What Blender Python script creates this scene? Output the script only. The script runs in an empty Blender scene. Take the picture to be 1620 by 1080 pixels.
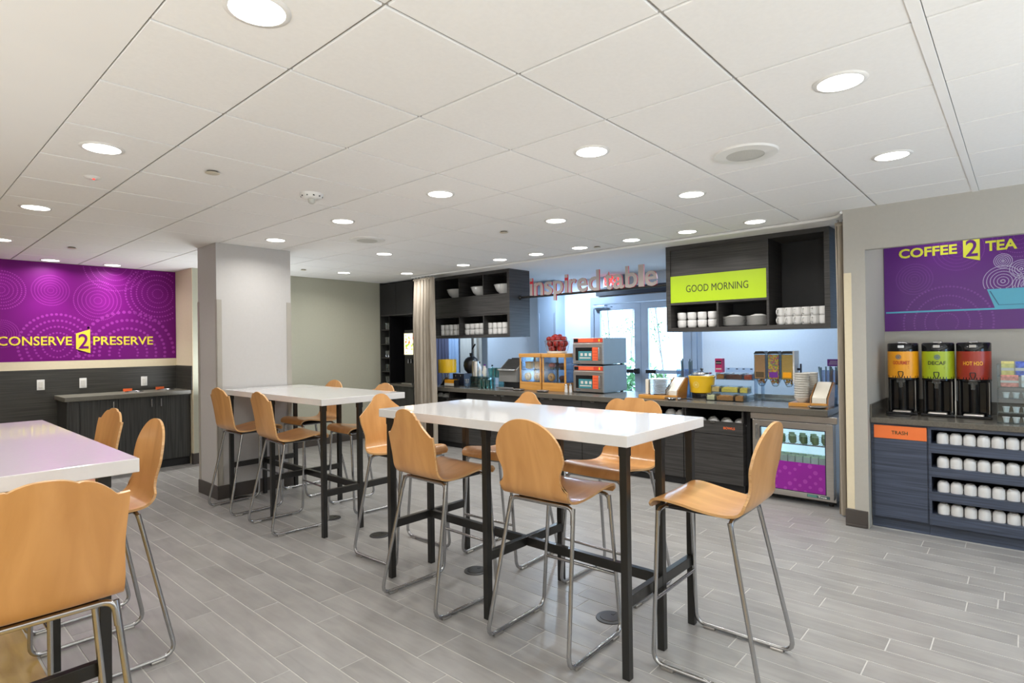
import bpy, bmesh, math, random
from mathutils import Vector, Matrix
random.seed(7)
PI = math.pi
S = bpy.context.scene
COL = S.collection

# ------------------------------------------------------------------ camera
cam_d = bpy.data.cameras.new('camera')
cam_d.lens = 905.48 / 1620 * 36.0
cam_d.sensor_width = 36.0
cam_d.clip_start = 0.02
cam = bpy.data.objects.new('camera', cam_d)
COL.objects.link(cam)
_R = Vector((0.666923, -0.745004, -0.013542))
_U = Vector((0.005467, -0.013281, 0.999897))
_F = Vector((0.745107, 0.666928, 0.004784))
cam.matrix_world = Matrix(((_R.x, _U.x, -_F.x, 0.0), (_R.y, _U.y, -_F.y, 0.0), (_R.z, _U.z, -_F.z, 1.487), (0, 0, 0, 1)))
S.camera = cam

# ------------------------------------------------------------------ world, lights, exposure
S.view_settings.view_transform = 'Standard'
S.view_settings.look = 'None'
S.view_settings.gamma = 1.0
S.view_settings.use_curve_mapping = False
S.view_settings.exposure = 0.63
world = bpy.data.worlds.new('daylight')
S.world = world
world.use_nodes = True
_bg = world.node_tree.nodes['Background']
_bg.inputs[0].default_value = (0.50, 0.72, 1.0, 1)
_bg.inputs[1].default_value = 5.5
LAMP_W = 2.6
LAMP_COL = (1.0, 0.975, 0.94)


def area_light(name, loc, aim, size, power, col, spread=PI, shape='DISK'):
    d = bpy.data.lights.new(name, 'AREA')
    d.shape = shape
    d.size = size
    d.energy = power
    d.color = col
    d.spread = spread
    o = bpy.data.objects.new(name, d)
    COL.objects.link(o)
    o.location = loc
    o.rotation_euler = Vector(aim).to_track_quat('-Z', 'Y').to_euler()
    return o


# uplights added to brighten the ceiling; the first stands for a bounced flash
for _x, _y, _z, _w in ((-0.9, -0.8, 1.2, 82), (2.3, -1.9, 1.2, 32), (4.6, -1.9, 1.2, 10), (-2.2, 2.2, 0.9, 42), (2.95, 7.3, 0.9, 14)):
    area_light('fill_uplight', (_x, _y, _z), (0.12, 0.08, 1), 0.5, _w, (0.93, 0.975, 1.0))
# a lobby downlight and two lamps added beside it, tinted blue to brighten the lobby
area_light('lobby_lamp', (7.05, 5.3, 2.5), (0, 0, -1), 0.18, 22, (0.62, 0.8, 1.0))
area_light('lobby_lamp', (7.05, 2.6, 2.5), (0, 0, -1), 0.18, 22, (0.62, 0.8, 1.0))
area_light('lobby_lamp', (7.05, 7.9, 2.5), (0, 0, -1), 0.18, 20, (0.62, 0.8, 1.0))

# ------------------------------------------------------------------ materials


def nd(nt, typ, **kw):
    n = nt.nodes.new(typ)
    for k, v in kw.items():
        if hasattr(n, k):
            setattr(n, k, v)
        else:
            n.inputs[k].default_value = v
    return n


def base_mat(name):
    m = bpy.data.materials.new(name)
    m.use_nodes = True
    nt = m.node_tree
    return m, nt, nt.nodes['Principled BSDF']


def c4(c):
    return (c[0], c[1], c[2], 1)


def mul(c, k):
    return tuple(min(1, x * k) for x in c)


def mat(name, col, rough=0.5, metal=0.0, var=0.06, scale=(6, 6, 6), bump=0.0, spec=0.5, coat=0.0, alpha=1.0, detail=3, objvar=0.0):
    """principled surface whose colour varies with noise in world space"""
    m, nt, p = base_mat(name)
    g = nd(nt, 'ShaderNodeNewGeometry')
    mp = nd(nt, 'ShaderNodeMapping')
    mp.inputs['Scale'].default_value = scale
    nt.links.new(g.outputs['Position'], mp.inputs['Vector'])
    n = nd(nt, 'ShaderNodeTexNoise')
    n.inputs['Scale'].default_value = 1.0
    n.inputs['Detail'].default_value = detail
    nt.links.new(mp.outputs[0], n.inputs['Vector'])
    r = nd(nt, 'ShaderNodeValToRGB')
    r.color_ramp.elements[0].position = 0.3
    r.color_ramp.elements[1].position = 0.7
    r.color_ramp.elements[0].color = c4(mul(col, 1 - var))
    r.color_ramp.elements[1].color = c4(mul(col, 1 + var))
    nt.links.new(n.outputs['Fac'], r.inputs['Fac'])
    out = r.outputs['Color']
    if objvar:
        oi = nd(nt, 'ShaderNodeObjectInfo')
        mr = nd(nt, 'ShaderNodeMapRange')
        mr.inputs['To Min'].default_value = 1 - objvar
        mr.inputs['To Max'].default_value = 1 + objvar
        nt.links.new(oi.outputs['Random'], mr.inputs['Value'])
        mx = nd(nt, 'ShaderNodeVectorMath', operation='SCALE')
        nt.links.new(out, mx.inputs[0])
        nt.links.new(mr.outputs[0], mx.inputs['Scale'])
        out = mx.outputs[0]
    nt.links.new(out, p.inputs['Base Color'])
    if bump:
        b = nd(nt, 'ShaderNodeBump')
        b.inputs['Strength'].default_value = bump
        b.inputs['Distance'].default_value = 0.002
        nt.links.new(n.outputs['Fac'], b.inputs['Height'])
        nt.links.new(b.outputs[0], p.inputs['Normal'])
    p.inputs['Roughness'].default_value = rough
    p.inputs['Metallic'].default_value = metal
    p.inputs['Specular IOR Level'].default_value = spec
    p.inputs['Coat Weight'].default_value = coat
    p.inputs['Coat Roughness'].default_value = 0.05
    return m


def glass_mat(name, tint=(0.93, 0.98, 1.0), refl=0.10, rough=0.02):
    m = bpy.data.materials.new(name)
    m.use_nodes = True
    nt = m.node_tree
    nt.nodes.remove(nt.nodes['Principled BSDF'])
    out = nt.nodes['Material Output']
    t = nd(nt, 'ShaderNodeBsdfTransparent')
    t.inputs[0].default_value = c4(tint)
    g = nd(nt, 'ShaderNodeBsdfGlossy')
    g.inputs['Roughness'].default_value = rough
    lw = nd(nt, 'ShaderNodeLayerWeight')
    lw.inputs['Blend'].default_value = 0.25
    mr = nd(nt, 'ShaderNodeMapRange')
    mr.inputs['To Min'].default_value = refl
    mr.inputs['To Max'].default_value = 0.7
    nt.links.new(lw.outputs['Fresnel'], mr.inputs['Value'])
    mx = nd(nt, 'ShaderNodeMixShader')
    nt.links.new(mr.outputs[0], mx.inputs[0])
    nt.links.new(t.outputs[0], mx.inputs[1])
    nt.links.new(g.outputs[0], mx.inputs[2])
    nt.links.new(mx.outputs[0], out.inputs['Surface'])
    return m


def emit_mat(name, col, strength):
    m, nt, p = base_mat(name)
    p.inputs['Base Color'].default_value = c4(col)
    p.inputs['Emission Color'].default_value = c4(col)
    p.inputs['Emission Strength'].default_value = strength
    n = nd(nt, 'ShaderNodeTexNoise')
    n.inputs['Scale'].default_value = 30
    mr = nd(nt, 'ShaderNodeMapRange')
    mr.inputs['To Min'].default_value = 0.4
    mr.inputs['To Max'].default_value = 0.5
    nt.links.new(n.outputs['Fac'], mr.inputs['Value'])
    nt.links.new(mr.outputs[0], p.inputs['Roughness'])
    return m


def wood_mat(name, c1, c2, scale=(2.5, 2.5, 26), rough=0.32, coat=0.25, local=True):
    """fine-grained veneer: stretched noise in object space"""
    m, nt, p = base_mat(name)
    if local:
        tc = nd(nt, 'ShaderNodeTexCoord')
        src = tc.outputs['Object']
    else:
        src = nd(nt, 'ShaderNodeNewGeometry').outputs['Position']
    oi = nd(nt, 'ShaderNodeObjectInfo')
    ad = nd(nt, 'ShaderNodeVectorMath', operation='ADD')
    cb = nd(nt, 'ShaderNodeCombineXYZ')
    ml = nd(nt, 'ShaderNodeMath', operation='MULTIPLY')
    ml.inputs[1].default_value = 9.0
    nt.links.new(oi.outputs['Random'], ml.inputs[0])
    for k in range(3):
        nt.links.new(ml.outputs[0], cb.inputs[k])
    nt.links.new(src, ad.inputs[0])
    nt.links.new(cb.outputs[0], ad.inputs[1])
    mp = nd(nt, 'ShaderNodeMapping')
    mp.inputs['Scale'].default_value = scale
    nt.links.new(ad.outputs[0], mp.inputs['Vector'])
    n = nd(nt, 'ShaderNodeTexNoise')
    n.inputs['Scale'].default_value = 1.0
    n.inputs['Detail'].default_value = 5
    n.inputs['Distortion'].default_value = 0.9
    nt.links.new(mp.outputs[0], n.inputs['Vector'])
    r = nd(nt, 'ShaderNodeValToRGB')
    r.color_ramp.elements[0].position = 0.33
    r.color_ramp.elements[1].position = 0.66
    r.color_ramp.elements[0].color = c4(c2)
    r.color_ramp.elements[1].color = c4(c1)
    nt.links.new(n.outputs['Fac'], r.inputs['Fac'])
    nt.links.new(r.outputs[0], p.inputs['Base Color'])
    p.inputs['Roughness'].default_value = rough
    p.inputs['Coat Weight'].default_value = coat
    p.inputs['Coat Roughness'].default_value = 0.12
    return m


def plank_mat(name, col, var, rough):
    m, nt, p = base_mat(name)
    g = nd(nt, 'ShaderNodeNewGeometry')
    oi = nd(nt, 'ShaderNodeObjectInfo')
    ml = nd(nt, 'ShaderNodeMath', operation='MULTIPLY')
    ml.inputs[1].default_value = 30
    nt.links.new(oi.outputs['Random'], ml.inputs[0])
    ad = nd(nt, 'ShaderNodeVectorMath', operation='ADD')
    nt.links.new(g.outputs['Position'], ad.inputs[0])
    nt.links.new(ml.outputs[0], ad.inputs[1])
    mp = nd(nt, 'ShaderNodeMapping')
    mp.inputs['Scale'].default_value = (22, 3.0, 1)
    nt.links.new(ad.outputs[0], mp.inputs['Vector'])
    n = nd(nt, 'ShaderNodeTexNoise')
    n.inputs['Scale'].default_value = 1
    n.inputs['Detail'].default_value = 6
    n.inputs['Distortion'].default_value = 0.6
    nt.links.new(mp.outputs[0], n.inputs['Vector'])
    mp2 = nd(nt, 'ShaderNodeMapping')
    mp2.inputs['Scale'].default_value = (5, 3.5, 1)
    nt.links.new(ad.outputs[0], mp2.inputs['Vector'])
    n2 = nd(nt, 'ShaderNodeTexNoise')
    n2.inputs['Scale'].default_value = 1
    n2.inputs['Detail'].default_value = 3
    nt.links.new(mp2.outputs[0], n2.inputs['Vector'])
    sm = nd(nt, 'ShaderNodeMath', operation='ADD')
    nt.links.new(n.outputs['Fac'], sm.inputs[0])
    nt.links.new(n2.outputs['Fac'], sm.inputs[1])
    sm2 = nd(nt, 'ShaderNodeMath', operation='MULTIPLY_ADD')
    nt.links.new(oi.outputs['Random'], sm2.inputs[0])
    sm2.inputs[1].default_value = 0.22
    nt.links.new(sm.outputs[0], sm2.inputs[2])
    mr = nd(nt, 'ShaderNodeMapRange')
    mr.inputs['From Min'].default_value = 0.75
    mr.inputs['From Max'].default_value = 1.5
    nt.links.new(sm2.outputs[0], mr.inputs['Value'])
    r = nd(nt, 'ShaderNodeValToRGB')
    r.color_ramp.elements[0].color = c4(mul(col, 1 - var))
    r.color_ramp.elements[1].color = c4(mul(col, 1 + var))
    nt.links.new(mr.outputs[0], r.inputs['Fac'])
    nt.links.new(r.outputs[0], p.inputs['Base Color'])
    p.inputs['Roughness'].default_value = rough
    return m


M = {}
M['ceil_tile'] = mat('acoustic_tile', (0.82, 0.815, 0.80), 0.9, var=0.015, scale=(60, 60, 60), bump=0.08)
M['ceil_grid'] = mat('ceiling_grid', (0.40, 0.39, 0.37), 0.55, var=0.03)
M['ceil_dry'] = mat('ceiling_paint', (0.81, 0.805, 0.79), 0.9, var=0.01, scale=(3, 3, 3))
M['wall_beige'] = mat('beige_paint', (0.43, 0.41, 0.365), 0.8, var=0.015, scale=(40, 40, 40), bump=0.03)
M['wall_cream'] = mat('cream_wall', (0.72, 0.63, 0.45), 0.8, var=0.015, scale=(40, 40, 40), bump=0.03)
M['wall_olive'] = mat('olive_wall', (0.42, 0.415, 0.33), 0.8, var=0.015, scale=(40, 40, 40), bump=0.03)  # own tone for the far wall, greener and darker than the alcove side
M['wall_blue'] = mat('pale_lobby_paint', (0.70, 0.76, 0.84), 0.75, var=0.015, scale=(40, 40, 40), bump=0.03)
M['column'] = mat('column_paint', (0.48, 0.465, 0.45), 0.7, var=0.015, scale=(40, 40, 40), bump=0.03)
M['guard'] = mat('corner_guard', (0.36, 0.335, 0.29), 0.45, var=0.03)
M['pilaster'] = mat('pilaster_paint', (0.36, 0.45, 0.58), 0.7, var=0.015)
M['base'] = mat('baseboard_vinyl', (0.062, 0.052, 0.045), 0.5, var=0.1)
M['grout'] = mat('grout', (0.52, 0.51, 0.485), 0.85, var=0.06, scale=(30, 30, 30))
M['plank'] = plank_mat('grey_wood_look_tile', (0.295, 0.287, 0.276), 0.19, 0.33)
M['oakfloor'] = wood_mat('yellow_floor', (0.55, 0.37, 0.12), (0.42, 0.26, 0.07), (14, 2, 1), 0.4, 0.1, local=False)
M['lam_h'] = mat('charcoal_laminate_horizontal', (0.040, 0.038, 0.0365), 0.42, var=0.55, scale=(2.2, 2.2, 95), detail=6)
M['lam_v'] = mat('charcoal_laminate_vertical', (0.036, 0.036, 0.033), 0.45, var=0.55, scale=(95, 95, 2.0), detail=6)
M['lam_niche'] = mat('niche_laminate_daylit', (0.054, 0.068, 0.104), 0.40, var=0.42, scale=(2.2, 2.2, 105), detail=6)  # dark laminate with the bluish cast of daylight put into its colour
M['lam_wain'] = mat('wainscot_laminate', (0.036, 0.034, 0.028), 0.42, var=0.5, scale=(2.0, 2.0, 85), detail=6)
M['black_in'] = mat('dark_interior', (0.010, 0.010, 0.011), 0.6, var=0.2)
M['black_gloss'] = mat('black_gloss', (0.008, 0.008, 0.009), 0.10, var=0.1)
M['black'] = mat('black_plastic', (0.014, 0.014, 0.015), 0.38, var=0.1)
M['stone'] = mat('grey_brown_countertop', (0.115, 0.105, 0.088), 0.25, var=0.15, scale=(120, 120, 120))
M['stone2'] = mat('olive_countertop', (0.15, 0.142, 0.115), 0.3, var=0.12, scale=(120, 120, 120))
M['quartz'] = mat('white_quartz', (0.72, 0.715, 0.71), 0.06, var=0.012, scale=(50, 50, 50), spec=0.5)
M['steel_black'] = mat('black_painted_steel', (0.016, 0.0155, 0.014), 0.28, var=0.15)
M['chrome'] = mat('satin_chrome', (0.47, 0.475, 0.485), 0.24, 1.0, var=0.04)
M['steel'] = mat('brushed_steel', (0.56, 0.54, 0.51), 0.3, 1.0, var=0.05, scale=(4, 4, 160))
M['ply'] = wood_mat('maple_ply', (0.67, 0.35, 0.125), (0.54, 0.26, 0.08), (9, 2.2, 2.2))
M['ply_edge'] = wood_mat('ply_edge', (0.70, 0.43, 0.20), (0.54, 0.29, 0.11), (4, 4, 90))
M['bamboo'] = wood_mat('bamboo', (0.66, 0.33, 0.08), (0.54, 0.25, 0.05), (3, 3, 40))
M['brownwood'] = wood_mat('brown_wood', (0.36, 0.17, 0.055), (0.26, 0.115, 0.035), (3, 3, 40))
M['purple'] = mat('mural_purple', (0.15, 0.003, 0.155), 0.5, var=0.05, scale=(2, 2, 2), spec=0.2)
M['purple_dot'] = mat('mural_dot', (0.29, 0.03, 0.30), 0.5, var=0.04, spec=0.2)
M['violet'] = mat('sign_violet', (0.105, 0.014, 0.19), 0.35, var=0.06, scale=(2, 2, 2))
M['violet_dot'] = mat('sign_dot', (0.185, 0.045, 0.28), 0.35, var=0.04)
M['magenta'] = mat('cooler_purple', (0.27, 0.012, 0.30), 0.3, var=0.03)
M['magenta_dot'] = mat('cooler_dot', (0.38, 0.05, 0.40), 0.3, var=0.03)
M['yellow'] = mat('letter_yellow', (0.78, 0.62, 0.045), 0.4, var=0.03)
M['lime_y'] = mat('letter_lime_yellow', (0.66, 0.66, 0.05), 0.4, var=0.03)
M['teal'] = mat('sign_teal', (0.09, 0.40, 0.55), 0.4, var=0.03)
M['teal_d'] = mat('sign_teal_dark', (0.03, 0.12, 0.22), 0.4, var=0.03)
M['lav'] = mat('sign_lavender', (0.52, 0.48, 0.66), 0.4, var=0.03)
M['lime'] = mat('lime_panel', (0.42, 0.60, 0.012), 0.4, var=0.02)
M['dark_txt'] = mat('dark_lettering', (0.04, 0.05, 0.015), 0.5, var=0.05)
M['orange'] = mat('orange_panel', (0.85, 0.19, 0.045), 0.4, var=0.03)
M['orange_txt'] = mat('orange_lettering', (0.80, 0.15, 0.03), 0.5, var=0.04)
M['red_side'] = emit_mat('red_return_glow', (0.50, 0.015, 0.03), 0.12)  # faint glow put into the letter sides, which are no lamp
M['letter'] = mat('taupe_letter_face', (0.50, 0.44, 0.42), 0.5, var=0.04)
M['porcelain'] = mat('white_porcelain', (0.74, 0.735, 0.72), 0.18, var=0.015)
M['porc2'] = mat('cream_porcelain', (0.68, 0.66, 0.61), 0.25, var=0.03)
M['white_pl'] = mat('white_plastic', (0.76, 0.755, 0.73), 0.4, var=0.02)
M['paper'] = mat('paper', (0.78, 0.73, 0.63), 0.8, var=0.03)
M['curtain'] = mat('taupe_curtain', (0.40, 0.35, 0.285), 0.85, var=0.12, scale=(90, 90, 5), bump=0.1)
M['curt_blue'] = mat('blue_drape', (0.34, 0.46, 0.66), 0.85, var=0.08, scale=(60, 60, 3))
M['curt_dark'] = mat('indigo_drape', (0.10, 0.10, 0.16), 0.85, var=0.15, scale=(60, 60, 3))
M['curt_cream'] = mat('cream_drape', (0.62, 0.58, 0.52), 0.85, var=0.06, scale=(60, 60, 3))
M['alu'] = mat('door_aluminium', (0.42, 0.50, 0.62), 0.35, 0.3, var=0.03)
M['navy'] = mat('dark_header', (0.018, 0.022, 0.04), 0.4, var=0.1)
M['glass'] = glass_mat('clear_glass')
M['acrylic'] = glass_mat('acrylic', (0.92, 0.97, 0.99), 0.05, 0.14)
M['acryl_blue'] = glass_mat('blue_acrylic', (0.80, 0.885, 0.97), 0.08, 0.12)
M['acryl_teal'] = glass_mat('teal_glass', (0.62, 0.88, 0.88), 0.14)
M['lens'] = emit_mat('lamp_lens', (1.0, 0.97, 0.92), 5.0)
M['exit'] = emit_mat('exit_red', (1.0, 0.03, 0.02), 2.2)
M['liner_glow'] = emit_mat('glowing_liner', (0.72, 0.92, 1.0), 0.45)  # liner walls glow in place of a lamp inside the cooler
M['picture'] = emit_mat('lit_picture', (1.0, 0.80, 0.45), 1.6)
M['pic_red'] = emit_mat('lit_picture_red', (0.8, 0.12, 0.05), 0.7)
M['pic_green'] = emit_mat('lit_picture_green', (0.35, 0.5, 0.08), 0.7)
M['crock'] = mat('yellow_enamel', (0.80, 0.50, 0.02), 0.28, var=0.03)
M['pale_y'] = mat('pale_yellow_print', (0.85, 0.68, 0.22), 0.4, var=0.03)
M['disp_o'] = mat('orange_wrap', (0.86, 0.36, 0.01), 0.35, var=0.03)
M['disp_g'] = mat('green_wrap', (0.36, 0.47, 0.015), 0.35, var=0.03)
M['disp_r'] = mat('red_wrap', (0.33, 0.030, 0.014), 0.35, var=0.04)
M['red_txt'] = mat('red_lettering', (0.50, 0.05, 0.01), 0.5, var=0.04)
M['yel_txt'] = mat('orange_yellow_lettering', (0.85, 0.45, 0.03), 0.5, var=0.04)
M['slate'] = mat('slate_print', (0.10, 0.17, 0.22), 0.5, var=0.04)
M['apple'] = mat('red_apple', (0.27, 0.014, 0.010), 0.22, var=0.5, scale=(40, 40, 40), objvar=0.25)
M['stem'] = mat('stem', (0.08, 0.05, 0.02), 0.7)
M['bread'] = mat('bread_crust', (0.62, 0.29, 0.06), 0.7, var=0.25, scale=(60, 60, 60), bump=0.3, objvar=0.15)
M['bread_pale'] = mat('bread_pale', (0.78, 0.52, 0.20), 0.7, var=0.15, scale=(60, 60, 60), bump=0.3)
M['muffin'] = mat('dark_muffin', (0.10, 0.03, 0.025), 0.7, var=0.4, scale=(60, 60, 60), bump=0.3)
M['berry'] = mat('red_berry', (0.42, 0.05, 0.02), 0.5, var=0.3, scale=(60, 60, 60))
M['micro_side'] = mat('grey_enamel', (0.235, 0.30, 0.34), 0.38, 0.3, var=0.03)
M['micro_teal'] = mat('oven_teal_card', (0.05, 0.24, 0.28), 0.4, var=0.03)
M['micro_red'] = mat('oven_red_strip', (0.62, 0.06, 0.03), 0.4, var=0.04)
M['micro_or'] = mat('oven_orange_card', (0.85, 0.14, 0.05), 0.4, var=0.04)
M['pink'] = mat('pink_box', (0.55, 0.03, 0.16), 0.5, var=0.05)
M['purple_sign'] = mat('small_purple_sign', (0.14, 0.02, 0.26), 0.5, var=0.05)
M['cereal1'] = mat('cereal_brown', (0.66, 0.32, 0.13), 0.7, var=0.45, scale=(170, 170, 170), bump=0.5)
M['cereal3'] = mat('cereal_orange', (0.88, 0.44, 0.09), 0.7, var=0.4, scale=(170, 170, 170), bump=0.5)
M['topping_y'] = mat('topping_yellow', (0.88, 0.58, 0.10), 0.7, var=0.35, scale=(150, 150, 150), bump=0.4)
M['topping_b'] = mat('topping_brown', (0.48, 0.20, 0.05), 0.7, var=0.6, scale=(150, 150, 150), bump=0.4)
M['topping_w'] = mat('topping_cream', (0.86, 0.74, 0.44), 0.7, var=0.15, scale=(150, 150, 150), bump=0.4)
M['jar_green'] = mat('jar_label_green', (0.20, 0.29, 0.11), 0.5, var=0.15)
M['jar_lid'] = mat('jar_lid', (0.55, 0.80, 0.50), 0.5, var=0.1)
M['carton'] = mat('cup_white_green', (0.58, 0.70, 0.62), 0.5, var=0.1)
M['badge'] = mat('badge_dark', (0.05, 0.10, 0.11), 0.4, var=0.1)
M['badge_g'] = mat('badge_green', (0.10, 0.30, 0.25), 0.4, var=0.1)
M['packet_y'] = mat('packet_yellow', (0.75, 0.68, 0.25), 0.6, var=0.15, scale=(40, 40, 40))
M['packet_b'] = mat('packet_blue', (0.10, 0.16, 0.60), 0.6, var=0.5, scale=(40, 40, 40))
M['packet_p'] = mat('packet_pink', (0.75, 0.30, 0.25), 0.6, var=0.4, scale=(40, 40, 40))
M['packet_w'] = mat('packet_white', (0.66, 0.70, 0.70), 0.6, var=0.12, scale=(40, 40, 40))
M['packet_o'] = mat('packet_orange', (0.72, 0.36, 0.14), 0.6, var=0.2, scale=(40, 40, 40))
M['speaker'] = mat('speaker_grille', (0.52, 0.52, 0.48), 0.7, var=0.1, scale=(300, 300, 300))
M['brass'] = mat('sprinkler_cover', (0.62, 0.57, 0.45), 0.4, 0.3, var=0.05)
M['shadow_ring'] = mat('sprinkler_gap', (0.10, 0.085, 0.07), 0.7)
M['speaker_grey'] = mat('toaster_grey', (0.20, 0.20, 0.19), 0.45, var=0.05)
M['disc'] = mat('bronze_floor_box', (0.035, 0.035, 0.037), 0.4, 0.4, var=0.15)
M['leaf'] = mat('leaf_green', (0.10, 0.22, 0.07), 0.6, var=0.5, scale=(9, 9, 9))
M['bark'] = mat('bark', (0.25, 0.23, 0.21), 0.8, var=0.3, scale=(30, 30, 30))
M['pave'] = mat('pale_paving', (0.60, 0.60, 0.58), 0.8, var=0.08, scale=(3, 3, 3))


def mixed_cereal():
    m, nt, p = base_mat('cereal_fruit_loops')
    v = nd(nt, 'ShaderNodeTexVoronoi')
    v.inputs['Scale'].default_value = 85
    g = nd(nt, 'ShaderNodeNewGeometry')
    nt.links.new(g.outputs['Position'], v.inputs['Vector'])
    h = nd(nt, 'ShaderNodeSeparateColor')
    nt.links.new(v.outputs['Color'], h.inputs[0])
    r = nd(nt, 'ShaderNodeValToRGB')
    r.color_ramp.interpolation = 'CONSTANT'
    cs = [(0.85, 0.17, 0.04), (0.85, 0.66, 0.06), (0.30, 0.52, 0.06), (0.90, 0.42, 0.06), (0.40, 0.10, 0.36), (0.88, 0.48, 0.12)]
    r.color_ramp.elements[0].color = c4(cs[0])
    r.color_ramp.elements[1].position = 0.17
    r.color_ramp.elements[1].color = c4(cs[1])
    for i, c in enumerate(cs[2:]):
        e = r.color_ramp.elements.new(0.34 + 0.16 * i)
        e.color = c4(c)
    nt.links.new(h.outputs[0], r.inputs['Fac'])
    nt.links.new(r.outputs[0], p.inputs['Base Color'])
    p.inputs['Roughness'].default_value = 0.6
    return m


M['cereal2'] = mixed_cereal()


# ------------------------------------------------------------------ mesh builder
class MB:
    def __init__(s):
        s.v = []
        s.f = []
        s.m = []
        s.sm = []
        s.flat = False
        s.k = 0

    def add(s, vs, fs, k=None):
        o = len(s.v)
        s.v += [tuple(p) for p in vs]
        kk = s.k if k is None else k
        for f in fs:
            s.f.append(tuple(i + o for i in f))
            s.m.append(kk)
            s.sm.append(not s.flat)
        return s

    def box(s, *a, **k):
        s.flat = True
        s._box(*a, **k)
        s.flat = False
        return s

    def prism(s, *a, **k):
        s.flat = True
        s._prism(*a, **k)
        s.flat = False
        return s

    def _box(s, x0, y0, z0, x1, y1, z1, b=0.0, k=None):
        if x1 < x0: x0, x1 = x1, x0
        if y1 < y0: y0, y1 = y1, y0
        if z1 < z0: z0, z1 = z1, z0
        if b <= 0:
            vs = [(x, y, z) for z in (z0, z1) for y in (y0, y1) for x in (x0, x1)]
            return s.add(vs, [(0, 2, 3, 1), (4, 5, 7, 6), (0, 1, 5, 4), (2, 6, 7, 3), (0, 4, 6, 2), (1, 3, 7, 5)], k)
        b = min(b, (x1 - x0) * .45, (y1 - y0) * .45, (z1 - z0) * .45)
        bm = bmesh.new()
        bmesh.ops.create_cube(bm, size=1)
        for v in bm.verts:
            v.co = Vector(((x0 + x1) / 2 + v.co.x * (x1 - x0), (y0 + y1) / 2 + v.co.y * (y1 - y0), (z0 + z1) / 2 + v.co.z * (z1 - z0)))
        bmesh.ops.bevel(bm, geom=bm.edges[:], offset=b, segments=2, affect='EDGES', profile=0.5)
        bm.verts.index_update()
        s.add([v.co[:] for v in bm.verts], [[v.index for v in f.verts] for f in bm.faces], k)
        bm.free()
        return s

    def lathe(s, prof, c=(0, 0, 0), n=24, axis='z', k=None, cap=True, a0=0.0):
        """prof: list of (r, h) from bottom to top"""
        vs = []
        fs = []
        for r, h in prof:
            for i in range(n):
                t = 2 * PI * i / n + a0
                x, y = r * math.cos(t), r * math.sin(t)
                if axis == 'z': vs.append((c[0] + x, c[1] + y, c[2] + h))
                elif axis == 'y': vs.append((c[0] + x, c[1] + h, c[2] - y))
                else: vs.append((c[0] + h, c[1] + x, c[2] + y))
        for j in range(len(prof) - 1):
            for i in range(n):
                a, b = j * n + i, j * n + (i + 1) % n
                fs.append((a, b, b + n, a + n))
        if cap:
            fs.append(tuple(range(n))[::-1])
            fs.append(tuple(range((len(prof) - 1) * n, len(prof) * n)))
        return s.add(vs, fs, k)

    def cyl(s, c, r, h, n=20, axis='z', r2=None, k=None):
        return s.lathe([(r, 0), (r if r2 is None else r2, h)], c, n, axis, k)

    def sph(s, c, r, n=12, sc=(1, 1, 1), k=None):
        prof = []
        m = max(6, n // 2 + 1)
        for j in range(m + 1):
            t = -PI / 2 + PI * j / m
            prof.append((max(1e-4, math.cos(t)) * r, math.sin(t) * r))
        o = len(s.v)
        s.lathe(prof, (0, 0, 0), n, 'z', k)
        for i in range(o, len(s.v)):
            x, y, z = s.v[i]
            s.v[i] = (c[0] + x * sc[0], c[1] + y * sc[1], c[2] + z * sc[2])
        return s

    def tube(s, pts, r, n=8, closed=False, k=None):
        P = [Vector(p) for p in pts]
        N = len(P)
        T = []
        for i in range(N):
            a = P[(i - 1) % N] if (closed or i > 0) else P[i]
            b = P[(i + 1) % N] if (closed or i < N - 1) else P[i]
            T.append((b - a).normalized())
        up = Vector((0, 0, 1)) if abs(T[0].z) < 0.9 else Vector((1, 0, 0))
        nrm = (up - T[0] * up.dot(T[0])).normalized()
        vs = []
        for i in range(N):
            nrm = (nrm - T[i] * nrm.dot(T[i])).normalized()
            bn = T[i].cross(nrm)
            for q in range(n):
                t = 2 * PI * q / n
                vs.append(P[i] + (nrm * math.cos(t) + bn * math.sin(t)) * r)
        fs = []
        for i in range(N if closed else N - 1):
            j = (i + 1) % N
            for q in range(n):
                q2 = (q + 1) % n
                fs.append((i * n + q, i * n + q2, j * n + q2, j * n + q))
        if not closed:
            fs.append(tuple(range(n))[::-1])
            fs.append(tuple((N - 1) * n + q for q in range(n)))
        return s.add(vs, fs, k)

    def _prism(s, poly, d0, d1, plane='xz', k=None):
        """poly (u,v) counter-clockwise seen from the front; 'xz': extruded along y from d0 (front) to d1"""
        n = len(poly)
        def P(u, v, d):
            if plane == 'xz': return (u, d, v)
            if plane == 'xy': return (u, v, d)
            return (d, u, v)
        vs = [P(u, v, d0) for u, v in poly] + [P(u, v, d1) for u, v in poly]
        fs = [tuple(range(n)), tuple(range(n, 2 * n))[::-1]]
        for i in range(n):
            j = (i + 1) % n
            fs.append((i, i + n, j + n, j))
        return s.add(vs, fs, k)

    def mesh(s, name, mats, sharp=50, smooth=True):
        me = bpy.data.meshes.new(name)
        me.from_pydata(s.v, [], s.f)
        for x in (mats if isinstance(mats, (list, tuple)) else [mats]):
            me.materials.append(x)
        if any(s.m):
            me.polygons.foreach_set('material_index', s.m)
        if smooth:
            me.set_sharp_from_angle(angle=math.radians(sharp))
            me.polygons.foreach_set('use_smooth', s.sm if len(s.sm) == len(me.polygons) else [True] * len(me.polygons))
        me.update()
        return me

    def build(s, name, mats, parent=None, sharp=50, smooth=True, loc=None):
        return obj(name, s.mesh(name, mats, sharp, smooth), parent, loc)


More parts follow.
